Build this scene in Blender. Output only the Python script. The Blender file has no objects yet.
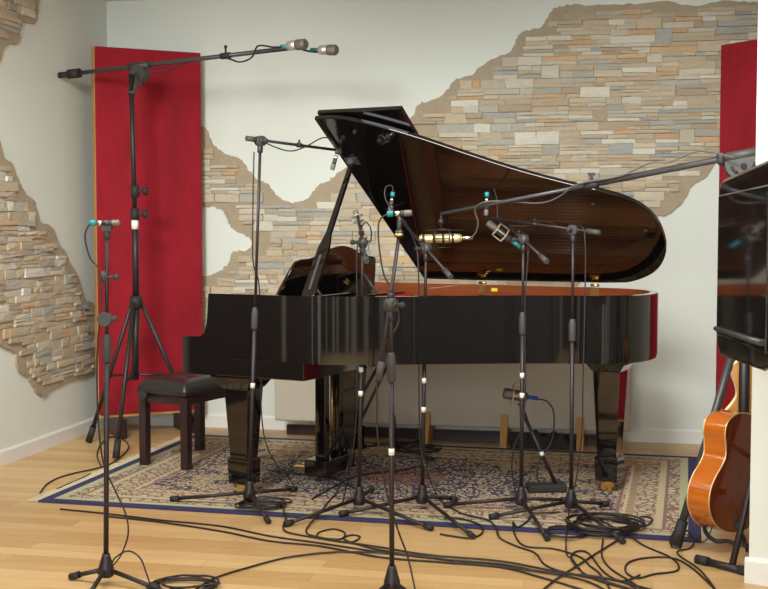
import bpy, bmesh, math, random
from math import sin, cos, pi, radians
from mathutils import Vector, Matrix
random.seed(7)
D = bpy.data; S = bpy.context.scene; COL = S.collection

# ------------------------------------------------------------------ camera
FPX = 1212.5; PITCH = 0.0566; EYE = 1.32
cd = D.cameras.new('camera'); cam = D.objects.new('camera', cd); COL.objects.link(cam)
cd.sensor_width = 36.0; cd.lens = FPX / 768 * 36; cd.clip_start = 0.05
cam.location = (0, 0, EYE); cam.rotation_euler = (pi/2 - PITCH, 0, 0)
S.camera = cam
# ------------------------------------------------------------------ world, exposure, lamps
w = D.worlds.new('world'); S.world = w; w.use_nodes = True
w.node_tree.nodes['Background'].inputs[0].default_value = (.8, .85, .9, 1)
w.node_tree.nodes['Background'].inputs[1].default_value = .3
S.view_settings.view_transform = 'Standard'; S.view_settings.look = 'None'
S.view_settings.gamma = 1; S.view_settings.exposure = 0.16
S.view_settings.use_curve_mapping = False
# room frame: back left corner, unit vectors along the back wall and towards the viewer
RY = 0.2008; RC = Vector((-1.82, 8.05)); E1 = Vector((cos(RY), -sin(RY))); E2 = Vector((-sin(RY), -cos(RY)))
CEIL = 2.79; RW = 4.6; RL = 9.4
def room(a, b, z=0.0):
    p = RC + E1*a + E2*b
    return Vector((p.x, p.y, z))
LAMPS = [(1.0, 3.5), (3.2, 3.5), (1.0, 6.4), (3.2, 6.4)]
LP = 34
for a, b in LAMPS:
    l = D.lights.new('ceiling_lamp', 'AREA'); l.shape = 'RECTANGLE'; l.size = 1.15; l.size_y = .55
    l.energy = LP; l.color = (1.0, .94, .86)
    o = D.objects.new('ceiling_lamp', l); COL.objects.link(o); o.location = room(a, b, CEIL-.07); o.rotation_euler = (0, 0, -RY)
l = D.lights.new('window_daylight', 'AREA'); l.shape = 'RECTANGLE'; l.size = 2.4; l.size_y = 1.3
l.energy = 120; l.color = (.90, .97, 1.0)
o = D.objects.new('window_daylight', l); COL.objects.link(o); o.location = room(2.5, RL-.08, 1.65)
o.rotation_euler = (pi/2, 0, -RY)

SPOTS = [((1.3, 4.3), (.9, 0, .75)), ((3.1, 4.3), (3.4, 0, .75))]  # spots added out of view to brighten the back wall
for (a, b), tg in SPOTS:
    l = D.lights.new('added_wall_spot', 'SPOT'); l.energy = 400; l.color = (.97, 1.0, .95); l.spot_size = radians(66); l.spot_blend = 1.0; l.shadow_soft_size = .28
    o = D.objects.new('added_wall_spot', l); COL.objects.link(o); o.location = room(a, b, CEIL-.16)
    o.rotation_euler = (room(*tg)-o.location).to_track_quat('-Z', 'Y').to_euler()

# ------------------------------------------------------------------ places along a line of sight
def ray(px, py):
    v = (294.5-py)/FPX; u = (px-384)/FPX
    return Vector((u, cos(PITCH)+sin(PITCH)*v, -sin(PITCH)+cos(PITCH)*v))
def at(px, py, Y):
    d = ray(px, py); return Vector((0, 0, EYE)) + d*(Y/d.y)
def fl(px, py, z=0.0):
    d = ray(px, py); t = (z-EYE)/d.z
    return Vector((0, 0, EYE)) + d*t
def on_back(px, py):      # (distance along back wall, height)
    d = ray(px, py); n = Vector((-E2.x, -E2.y, 0)); c = Vector((RC.x, RC.y, 0))
    t = (c-Vector((0, 0, EYE))).dot(n)/d.dot(n); p = Vector((0, 0, EYE))+d*t
    return ((p.xy-RC).dot(E1), p.z)
def on_left(px, py):
    d = ray(px, py); n = Vector((-E1.x, -E1.y, 0)); c = Vector((RC.x, RC.y, 0))
    t = (c-Vector((0, 0, EYE))).dot(n)/d.dot(n); p = Vector((0, 0, EYE))+d*t
    return ((p.xy-RC).dot(E2), p.z)

# ------------------------------------------------------------------ materials
def newmat(name):
    m = D.materials.new(name); m.use_nodes = True
    return m, m.node_tree, m.node_tree.nodes['Principled BSDF']
def nd(t, ty, **kw):
    n = t.nodes.new(ty)
    for k, v in kw.items(): setattr(n, k, v)
    return n
def mth(t, op, a, b=None, c=None, clamp=False):
    n = nd(t, 'ShaderNodeMath', operation=op); n.use_clamp = clamp
    for i, x in enumerate((a, b, c)):
        if x is None: continue
        if isinstance(x, (int, float)): n.inputs[i].default_value = x
        else: t.links.new(x, n.inputs[i])
    return n.outputs[0]
def mix(t, f, a, b, mode='MIX'):
    n = nd(t, 'ShaderNodeMix', data_type='RGBA', blend_type=mode)
    for i, x in ((0, f), (6, a), (7, b)):
        if isinstance(x, (int, float)): n.inputs[i].default_value = x
        elif isinstance(x, tuple): n.inputs[i].default_value = (*x, 1)
        else: t.links.new(x, n.inputs[i])
    return n.outputs[2]
def noise(t, scale, vec=None, detail=4, rough=.5):
    n = nd(t, 'ShaderNodeTexNoise'); n.inputs['Scale'].default_value = scale
    n.inputs['Detail'].default_value = detail; n.inputs['Roughness'].default_value = rough
    if vec is not None: t.links.new(vec, n.inputs['Vector'])
    return n
def objco(t, scale=(1, 1, 1), rot=(0, 0, 0), src='Object'):
    c = nd(t, 'ShaderNodeTexCoord'); m = nd(t, 'ShaderNodeMapping')
    m.inputs['Scale'].default_value = scale; m.inputs['Rotation'].default_value = rot
    t.links.new(c.outputs[src], m.inputs['Vector']); return m.outputs[0]
def bump(t, b, h, strength=.3, dist=.01):
    n = nd(t, 'ShaderNodeBump'); n.inputs['Strength'].default_value = strength; n.inputs['Distance'].default_value = dist
    t.links.new(h, n.inputs['Height']); t.links.new(n.outputs[0], b.inputs['Normal'])
def pm(name, col, rough=.5, metal=0., var=.12, nscale=12, bmp=0., coat=0., spec=None, sheen=0., stretch=(1, 1, 1)):
    m, t, b = newmat(name); v = objco(t, stretch)
    n = noise(t, nscale, v)
    dk = tuple(c*(1-var) for c in col); lt = tuple(min(1, c*(1+var)) for c in col)
    t.links.new(mix(t, n.outputs[0], dk, lt), b.inputs['Base Color'])
    b.inputs['Roughness'].default_value = rough; b.inputs['Metallic'].default_value = metal
    b.inputs['Coat Weight'].default_value = coat; b.inputs['Coat Roughness'].default_value = .03
    if spec is not None: b.inputs['Specular IOR Level'].default_value = spec
    if sheen: b.inputs['Sheen Weight'].default_value = sheen
    if bmp: bump(t, b, n.outputs[0], bmp, .004)
    return m
M = {}
M['black'] = pm('polished_black_lacquer', (.006, .005, .005), .06, coat=.6, var=.2, spec=.6)
M['inner'] = pm('mahogany_veneer', (.19, .045, .014), .22, var=.35, nscale=6, stretch=(1, 8, 8), coat=.4)
M['gold'] = pm('gold_bronze_paint', (.62, .32, .11), .32, metal=.7)
M['spruce'] = pm('varnished_spruce', (.52, .20, .07), .3, var=.25, nscale=10, stretch=(.6, 14, 1))
M['brass'] = pm('polished_brass', (.85, .58, .18), .2, metal=1)
M['string'] = pm('steel_wire', (.6, .58, .55), .3, metal=1)
M['red_felt'] = pm('red_felt', (.55, .01, .015), .9)
M['ivory'] = pm('ivory_keys', (.85, .82, .74), .25)
M['stand'] = pm('black_powder_coat', (.018, .012, .014), .48, bmp=.05, nscale=200)
M['stand_grey'] = pm('grey_powder_coat', (.045, .045, .048), .38, bmp=.05, nscale=200)
M['rubber'] = pm('dark_rubber', (.02, .017, .017), .7)
M['grip'] = pm('grey_rubber_grip', (.045, .042, .042), .65, bmp=.1, nscale=120)
M['clutch'] = pm('grey_cast_metal', (.045, .042, .040), .55, bmp=.1, nscale=90)
M['cable'] = pm('black_cable_jacket', (.018, .014, .015), .5)
M['cable_grey'] = pm('grey_cable_jacket', (.08, .075, .075), .5)
M['teal'] = pm('teal_plastic', (.01, .27, .29), .4)
M['blue'] = pm('blue_plastic', (.03, .08, .4), .4)
M['chrome'] = pm('bright_steel', (.75, .74, .72), .22, metal=1)
M['nickel'] = pm('satin_nickel', (.62, .60, .54), .35, metal=.7)
M['mesh'] = pm('grille_mesh', (.20, .19, .18), .5, metal=.6, bmp=.6, nscale=400)
M['champagne'] = pm('champagne_gold', (.85, .68, .36), .3, metal=.75)
M['olive'] = pm('olive_brown_metal', (.16, .13, .09), .4, metal=.5)
M['beige_plastic'] = pm('beige_plastic', (.55, .46, .34), .5)
M['tape'] = pm('white_tape', (.8, .78, .74), .7)
M['darkwood'] = pm('dark_stained_wood', (.028, .011, .012), .3, var=.3)
M['leather'] = pm('black_leather', (.022, .018, .018), .33, bmp=.25, nscale=60)
M['pine'] = pm('pine_wood', (.55, .29, .08), .5, var=.25, nscale=7, stretch=(1, 1, .15))
M['canvas'] = pm('beige_canvas', (.56, .50, .41), .9, var=.07, nscale=3, bmp=.1)
M['white_paint'] = pm('white_satin_paint', (.80, .80, .79), .4, var=.02)
M['yellow'] = pm('yellow_label', (.75, .7, .03), .5)
M['cloth'] = pm('black_cloth', (.03, .027, .026), .85, bmp=.4, nscale=20)
M['glossbox'] = pm('glossy_black_plastic', (.008, .007, .007), .07, coat=.5, spec=.7)
M['guitar_side'] = pm('orange_flamed_maple', (.46, .115, .010), .14, var=.45, nscale=5, stretch=(1, 1, 5), coat=.8)
M['guitar_top'] = pm('red_brown_guitar_top', (.20, .035, .01), .12, var=.3, nscale=5, stretch=(6, 6, .6), coat=.8)
M['honey'] = pm('honey_spruce_top', (.50, .23, .04), .15, var=.25, nscale=5, stretch=(9, 9, .6), coat=.7)
M['door_grey'] = pm('grey_door_paint', (.20, .20, .21), .5)
M['reflect_slab'] = pm('dark_reflection_slab', (.05, .045, .05), .9)  # for unseen slabs added as dark reflections in the piano

def mat_wall():
    m, t, b = newmat('white_plaster'); v = objco(t)
    n = noise(t, 1.5, v, 3); n2 = noise(t, 90, v, 3)
    t.links.new(mix(t, n.outputs[0], (.715, .760, .715), (.77, .81, .765)), b.inputs['Base Color'])
    b.inputs['Roughness'].default_value = .85; bump(t, b, n2.outputs[0], .12, .002); return m
M['wall'] = mat_wall()
M['ceil'] = pm('ceiling_paint', (.72, .70, .66), .9, var=.02)
def mat_mortar():
    m, t, b = newmat('brown_mortar'); v = objco(t)
    n = noise(t, 9, v, 6, .65); n2 = noise(t, 40, v, 5, .6)
    t.links.new(mix(t, n.outputs[0], (.34, .275, .19), (.47, .39, .28)), b.inputs['Base Color'])
    b.inputs['Roughness'].default_value = .95; bump(t, b, n2.outputs[0], .7, .01); return m
M['mortar'] = mat_mortar()
def mat_stone():
    m, t, b = newmat('split_face_stone'); v = objco(t, (1, 1, 2.2))
    a = nd(t, 'ShaderNodeVertexColor', layer_name='stone')
    n = noise(t, 26, v, 6, .62); n3 = noise(t, 7, v, 3)
    c = mix(t, .55, a.outputs[0], mix(t, n.outputs[0], (.25, .24, .22), (.85, .80, .72)), 'SOFT_LIGHT')
    c = mix(t, mth(t, 'MULTIPLY', n3.outputs[0], .3), c, (.42, .34, .24))
    t.links.new(c, b.inputs['Base Color']); b.inputs['Roughness'].default_value = .85
    bump(t, b, n.outputs[0], .8, .012); return m
M['stone'] = mat_stone()
def mat_floor():
    m, t, b = newmat('oak_laminate'); v = objco(t, rot=(0, 0, RY+.02))
    br = nd(t, 'ShaderNodeTexBrick'); t.links.new(v, br.inputs['Vector'])
    br.inputs['Scale'].default_value = 1; br.inputs['Brick Width'].default_value = 1.25; br.inputs['Row Height'].default_value = .095
    br.inputs['Mortar Size'].default_value = .0012; br.inputs['Bias'].default_value = 0; br.offset = .37
    br.inputs['Color1'].default_value = (.475, .325, .155, 1); br.inputs['Color2'].default_value = (.62, .455, .245, 1)
    br.inputs['Mortar'].default_value = (.33, .19, .08, 1)
    v2 = objco(t, (1.2, 16, 1), rot=(0, 0, RY+.02)); n = noise(t, 2.2, v2, 6, .6)
    c = mix(t, .55, br.outputs[0], mix(t, n.outputs[0], (.40, .30, .20), (.74, .68, .58)), 'OVERLAY')
    t.links.new(c, b.inputs['Base Color']); b.inputs['Roughness'].default_value = .38
    bump(t, b, br.outputs['Fac'], -.15, .001); return m
M['floor'] = mat_floor()
def mat_velvet():
    m, t, b = newmat('crimson_velvet'); v = objco(t, (1, 1, .5))
    n = noise(t, 4.5, v, 7, .75); n2 = noise(t, 16, v, 4, .6)
    c = mix(t, mth(t, 'MULTIPLY_ADD', n.outputs[0], 3.0, -1.0, clamp=True), (.19, .001, .008), (.37, .004, .020)); c = mix(t, mth(t, 'MULTIPLY', n2.outputs[0], .4), c, (.28, .002, .011))
    t.links.new(c, b.inputs['Base Color']); b.inputs['Roughness'].default_value = .9
    b.inputs['Sheen Weight'].default_value = .15; b.inputs['Sheen Tint'].default_value = (1, .3, .3, 1)
    bump(t, b, n2.outputs[0], .25, .004); return m
M['velvet'] = mat_velvet()
RUGL, RUGW = 3.07, 1.90
def mat_rug():
    m, t, b = newmat('persian_rug_pile')
    c = nd(t, 'ShaderNodeTexCoord'); s = nd(t, 'ShaderNodeSeparateXYZ'); t.links.new(c.outputs['Object'], s.inputs[0])
    ax = mth(t, 'ABSOLUTE', s.outputs[0]); ay = mth(t, 'ABSOLUTE', s.outputs[1])
    ex = mth(t, 'SUBTRACT', RUGL/2, ax); ey = mth(t, 'SUBTRACT', RUGW/2, ay); e = mth(t, 'MINIMUM', ex, ey)
    cb = nd(t, 'ShaderNodeCombineXYZ'); t.links.new(ax, cb.inputs[0]); t.links.new(ay, cb.inputs[1])
    wn = noise(t, 9, cb.outputs[0], 2)
    wm = nd(t, 'ShaderNodeVectorMath', operation='MULTIPLY_ADD'); t.links.new(wn.outputs['Color'], wm.inputs[0])
    wm.inputs[1].default_value = (.05, .05, 0); t.links.new(cb.outputs[0], wm.inputs[2])
    def vor(scale, feat='F1'):
        n = nd(t, 'ShaderNodeTexVoronoi', feature=feat); n.inputs['Scale'].default_value = scale
        t.links.new(wm.outputs[0], n.inputs['Vector']); return n
    def lt(x, v): return mth(t, 'LESS_THAN', x, v)
    def gt(x, v): return mth(t, 'GREATER_THAN', x, v)
    cream = (.54, .44, .28); navy = (.04, .038, .08); rust = (.36, .12, .07); tan = (.42, .31, .18); sage = (.42, .44, .27)
    v1 = vor(23); v1e = vor(23, 'DISTANCE_TO_EDGE'); v2 = vor(46, 'DISTANCE_TO_EDGE'); v3 = vor(58)
    # field: cream with vines and flower heads
    f = mix(t, lt(v2.outputs['Distance'], .10), cream, (.15, .09, .07))
    f = mix(t, lt(v3.outputs['Distance'], .22), f, rust)
    f = mix(t, lt(v1.outputs['Distance'], .25), f, tan)
    # medallion with heavy navy
    dm = mth(t, 'ADD', mth(t, 'DIVIDE', ax, 1.02), mth(t, 'DIVIDE', ay, .72))
    dmw = mth(t, 'ADD', dm, mth(t, 'MULTIPLY', mth(t, 'SINE', mth(t, 'MULTIPLY', ax, 28)), .05))
    g = mix(t, lt(vor(33, 'DISTANCE_TO_EDGE').outputs['Distance'], .15), cream, navy)
    g = mix(t, lt(v1.outputs['Distance'], .16), g, rust)
    f = mix(t, lt(dmw, 1.0), f, g)
    h = mix(t, lt(v3.outputs['Distance'], .3), (.34, .15, .10), cream); h = mix(t, lt(v1e.outputs['Distance'], .07), h, navy)
    f = mix(t, lt(dmw, .35), f, h)
    # border bands
    bb = mix(t, lt(v1e.outputs['Distance'], .10), (.52, .43, .29), (.19, .12, .09)); bb = mix(t, lt(v3.outputs['Distance'], .2), bb, (.30, .14, .11))
    nv = noise(t, 5, cb.outputs[0], 3)
    f = mix(t, mth(t, 'MULTIPLY', mth(t, 'MULTIPLY', gt(nv.outputs[0], .52), lt(v1e.outputs['Distance'], .12)), gt(dmw, 1.0)), f, navy)
    f = mix(t, lt(e, .38), f, bb)
    for a0, a1, cc in ((.365, .38, (.22, .12, .12)), (.335, .35, cream), (.30, .335, tan), (.15, .165, (.22, .14, .13)), (.165, .20, (.50, .42, .26))):
        f = mix(t, mth(t, 'MULTIPLY', gt(e, a0), lt(e, a1)), f, cc)
    dots = mth(t, 'GREATER_THAN', mth(t, 'SINE', mth(t, 'MULTIPLY', mth(t, 'ADD', ax, ay), 130)), .2)
    f = mix(t, mth(t, 'MULTIPLY', mth(t, 'MULTIPLY', gt(e, .30), lt(e, .335)), dots), f, (.25, .13, .12))
    f = mix(t, lt(e, .095), f, sage)
    f = mix(t, lt(e, .055), f, (.032, .028, .095))
    n = noise(t, 300, c.outputs['Object'], 2)
    f = mix(t, .25, f, n.outputs['Color'], 'SOFT_LIGHT')
    t.links.new(f, b.inputs['Base Color']); b.inputs['Roughness'].default_value = .95
    bump(t, b, n.outputs[0], .4, .004); return m
M['rug'] = mat_rug()

# ------------------------------------------------------------------ mesh builder
def frame(d):
    d = Vector(d).normalized(); a = Vector((0, 0, 1)) if abs(d.z) < .9 else Vector((1, 0, 0))
    x = d.cross(a).normalized(); return x, x.cross(d).normalized()
class MB:
    def __init__(s): s.v = []; s.f = []; s.sm = []; s.mi = []; s.cur = 0
    def add(s, vs, fs, smooth=False):
        b = len(s.v); s.v += [Vector(v) for v in vs]
        for f in fs: s.f.append([b+i for i in f]); s.sm.append(smooth); s.mi.append(s.cur)
    def box(s, c, d, rz=0, mat=None):
        c = Vector(c); R = mat or Matrix.Rotation(rz, 3, 'Z'); x, y, z = (k/2 for k in d)
        vs = [c + R @ Vector((i*x, j*y, k*z)) for i in (-1, 1) for j in (-1, 1) for k in (-1, 1)]
        s.add(vs, [(0, 1, 3, 2), (4, 6, 7, 5), (0, 4, 5, 1), (2, 3, 7, 6), (0, 2, 6, 4), (1, 5, 7, 3)]); return s
    def lathe(s, p, d, prof, n=16, caps=True):     # prof = [(along, radius)]
        p = Vector(p); d = Vector(d).normalized(); x, y = frame(d); vs = []; fs = []
        for t, r in prof:
            for k in range(n):
                a = 2*pi*k/n; vs.append(p + d*t + (x*cos(a)+y*sin(a))*r)
        for i in range(len(prof)-1):
            for k in range(n):
                k2 = (k+1) % n; fs.append((i*n+k, i*n+k2, (i+1)*n+k2, (i+1)*n+k))
        s.add(vs, fs, True)
        if caps:
            m = len(prof)-1
            s.add([vs[k] for k in range(n)], [tuple(range(n))[::-1]])
            s.add([vs[m*n+k] for k in range(n)], [tuple(range(n))])
        return s
    def cyl(s, a, b, r, r2=None, n=14):
        a = Vector(a); b = Vector(b); return s.lathe(a, b-a, [(0, r), ((b-a).length, r if r2 is None else r2)], n)
    def ball(s, c, r, n=14, sq=1.0, axis=(0, 0, 1)):
        prof = [(-r*sq*cos(pi*i/8), max(r*sin(pi*i/8), 1e-4)) for i in range(9)]; return s.lathe(c, axis, prof, n)
    def tube(s, pts, r, n=7):
        pts = [Vector(p) for p in pts]; vs = []; fs = []; x = None
        for i, p in enumerate(pts):
            d = (pts[min(i+1, len(pts)-1)]-pts[max(i-1, 0)])
            d = d.normalized() if d.length > 1e-7 else Vector((0, 0, 1))
            if x is None: x, _ = frame(d)
            x = x - d*x.dot(d)
            if x.length < 1e-5: x, _ = frame(d)
            x.normalize(); y = d.cross(x)
            rr = r[i] if isinstance(r, list) else r
            for k in range(n):
                a = 2*pi*k/n; vs.append(p+(x*cos(a)+y*sin(a))*rr)
        for i in range(len(pts)-1):
            for k in range(n):
                k2 = (k+1) % n; fs.append((i*n+k, i*n+k2, (i+1)*n+k2, (i+1)*n+k))
        s.add(vs, fs, True); m = len(pts)-1
        s.add(vs[:n], [tuple(range(n))[::-1]]); s.add(vs[m*n:], [tuple(range(n))]); return s
    def torus(s, c, axis, R, r, n=28, a0=0, a1=2*pi):
        x, y = frame(axis); c = Vector(c)
        return s.tube([c+(x*cos(a0+(a1-a0)*i/n)+y*sin(a0+(a1-a0)*i/n))*R for i in range(n+1)], r)
    def prism(s, poly, fn, lo, hi, smooth=False):  # poly 2D; fn(a,b,h)->3D
        n = len(poly); vs = [fn(a, b, lo) for a, b in poly]+[fn(a, b, hi) for a, b in poly]
        s.add(vs, [tuple(range(n))[::-1], tuple(range(n, 2*n))])
        s.add(vs, [(i, (i+1) % n, n+(i+1) % n, n+i) for i in range(n)], smooth); return s
    def build(s, name, mat, parent=None, bevel=0, loc=None, world=False, fixn=True):
        me = D.meshes.new(name); off = Vector((0, 0, 0))
        if parent is not None and world: off = parent['_o'] if False else parent.location
        if loc is not None: off = Vector(loc)
        me.from_pydata([v-off for v in s.v], [], s.f)
        for m in (mat if isinstance(mat, (list, tuple)) else [mat]): me.materials.append(m)
        me.polygons.foreach_set('use_smooth', s.sm); me.polygons.foreach_set('material_index', s.mi)
        if fixn:
            bm = bmesh.new(); bm.from_mesh(me); bmesh.ops.remove_doubles(bm, verts=bm.verts, dist=1e-5)
            bmesh.ops.recalc_face_normals(bm, faces=bm.faces); bm.to_mesh(me); bm.free()
        me.update()
        o = D.objects.new(name, me); COL.objects.link(o)
        if parent is not None: o.parent = parent
        if loc is not None and parent is None: o.location = off
        if bevel:
            b = o.modifiers.new('bevel', 'BEVEL'); b.width = bevel; b.segments = 3; b.limit_method = 'ANGLE'; b.angle_limit = radians(35)
        return o
def tag(o, label, cat, group=None):
    o['label'] = label; o['category'] = cat
    if group: o['group'] = group
    return o
def thing(name, label, cat, loc, rz=0, group=None):
    o = D.objects.new(name, None); COL.objects.link(o); o.location = loc; o.rotation_euler = (0, 0, rz)
    o.empty_display_size = .1
    return tag(o, label, cat, group)
def struct(o): o['kind'] = 'structure'; return o
def smooth_path(P, k=8):
    P = [Vector(p) for p in P]; out = []
    for i in range(len(P)-1):
        a = P[max(i-1, 0)]; b = P[i]; c = P[i+1]; d = P[min(i+2, len(P)-1)]
        for j in range(k):
            t = j/k
            out.append(.5*((2*b)+(c-a)*t+(2*a-5*b+4*c-d)*t*t+(3*b-a-3*c+d)*t**3))
    out.append(P[-1]); return out
def spline2(P, k=6):
    return [(v.x, v.y) for v in smooth_path([Vector((a, b, 0)) for a, b in P], k)]
def inpoly(x, y, P):
    r = False; j = len(P)-1
    for i in range(len(P)):
        if (P[i][1] > y) != (P[j][1] > y) and x < (P[j][0]-P[i][0])*(y-P[i][1])/(P[j][1]-P[i][1])+P[i][0]: r = not r
        j = i
    return r

# ------------------------------------------------------------------ the room
def wall(name, a, b, z0=0, z1=CEIL, th=.12, side=1, mat='wall'):
    a = Vector((a.x, a.y)); b = Vector((b.x, b.y)); d = (b-a).normalized(); n = Vector((-d.y, d.x))*side*th
    m = MB(); P = [a, b, b+n, a+n]
    m.add([(p.x, p.y, z) for z in (z0, z1) for p in P], [(3, 2, 1, 0), (4, 5, 6, 7), (0, 1, 5, 4), (1, 2, 6, 5), (2, 3, 7, 6), (3, 0, 4, 7)])
    return struct(m.build(name, M[mat]))
m = MB(); P = [room(-.12, -.12), room(RW+.12, -.12), room(RW+.12, RL+.12), room(-.12, RL+.12)]
m.add([(p.x, p.y, z) for z in (-.1, 0) for p in P], [(3, 2, 1, 0), (4, 5, 6, 7), (0, 1, 5, 4), (1, 2, 6, 5), (2, 3, 7, 6), (3, 0, 4, 7)])
struct(m.build('floor', M['floor']))
m = MB(); m.add([(p.x, p.y, z) for z in (CEIL, CEIL+.1) for p in P], [(3, 2, 1, 0), (4, 5, 6, 7), (0, 1, 5, 4), (1, 2, 6, 5), (2, 3, 7, 6), (3, 0, 4, 7)])
struct(m.build('ceiling', M['ceil']))
wall('wall_back', room(0, 0), room(RW, 0)); wall('wall_left', room(0, -.12), room(0, RL+.12), side=-1)
wall('wall_right', room(RW, -.12), room(RW, RL+.12), side=1); wall('wall_front', room(0, RL), room(RW, RL), side=-1)
# the short return wall at the right of the picture
PA = Vector((1.352, 4.43)); PD = Vector((.85, -.53)).normalized(); PN = Vector((-PD.y, PD.x))
tr = Vector((RC+E1*RW)); # reach the right wall
den = PD.dot(E1); tt = ((tr-PA).dot(E1))/den
PB = PA+PD*tt
wall('wall_return', Vector((*PA, 0)), Vector((*PB, 0)), side=1, th=.14)
def skirting(name, a, b, n, h=.085, th=.014):
    m = MB(); a = Vector((a.x, a.y)); b = Vector((b.x, b.y)); n = Vector((n.x, n.y))
    prof = [(0, 0), (th, 0), (th, h-.012), (th*.5, h), (0, h)]
    vs = [(p.x+n.x*x, p.y+n.y*x, z) for p in (a, b) for x, z in prof]; k = 5
    m.add(vs, [(0, 1, 2, 3, 4), (9, 8, 7, 6, 5)]+[(i, (i+1) % k, k+(i+1) % k, k+i) for i in range(k)])
    return struct(m.build(name, M['white_paint']))
skirting('baseboard_back', room(0, 0), room(RW, 0), E2); skirting('baseboard_left', room(0, 0), room(0, RL), E1)
skirting('baseboard_return', Vector((*(PA-PD*.012), 0)), Vector((*PB, 0)), -PN, h=.095)
skirting('baseboard_right', room(RW, 0), room(RW, RL), -E1)
# unseen walls: window, and dark slabs added for the stripes mirrored in the lacquer
def fw(a, z, b=RL): return room(a, b, z)
def slab(name, a0, a1, z0, z1, mat, th=.03, b0=RL, kind=True):
    m = MB(); c = room((a0+a1)/2, b0-th/2, (z0+z1)/2); m.box(c, (a1-a0, th, z1-z0), -RY); o = m.build(name, M[mat])
    if kind: struct(o)
    return o
for i_, (a0_, a1_) in enumerate(((.15, 1.05), (1.25, 1.75), (1.95, 2.1), (2.25, 2.75), (2.95, 3.1), (3.4, 3.75), (4.0, 4.45))): slab('trim_%d' % (4+i_), a0_, a1_, 0, .93 if 1.1 < a0_ < 3.8 else 2.4, 'reflect_slab', .05)  # dark slabs added so the lacquer mirrors stripes, not plain wall
def rslab(name, b0_, b1_, z0, z1, mat, th=.05):
    m = MB(); m.box(room(RW-th/2, (b0_+b1_)/2, (z0+z1)/2), (th, b1_-b0_, z1-z0), -RY); struct(m.build(name, M[mat]))
for i_, (b0_, b1_) in enumerate(((4.75, 5.2), (5.28, 5.34), (5.5, 6.35), (6.42, 6.46), (6.6, 7.3), (7.38, 7.46), (7.6, 8.6), (8.8, 9.0))): rslab('trim_%d' % (20+i_), b0_, b1_, 0, 2.3, 'reflect_slab')  # unseen strips added to give the bentside dark bands to reflect
def lslab(name, b0_, b1_, z0, z1, mat, th=.04):
    m = MB(); m.box(room(th/2, (b0_+b1_)/2, (z0+z1)/2), (th, b1_-b0_, z1-z0), -RY); struct(m.build(name, M[mat]))
lslab('added_dark_panel', 3.0, 3.95, 0, 2.1, 'darkwood'); lslab('trim_12', 4.1, 5.6, 0, 1.0, 'darkwood', .06); lslab('trim_13', 4.3, 5.2, 1.05, 2.2, 'reflect_slab'); lslab('trim_14', 5.9, 7.4, 0, 2.3, 'reflect_slab'); lslab('trim_15', 2.2, 2.7, 0, 2.3, 'reflect_slab')  # unseen dark slabs added so the straight piano side reflects dark
slab('window_1', 1.2, 3.8, .95, 2.35, 'white_paint', .02)
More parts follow.
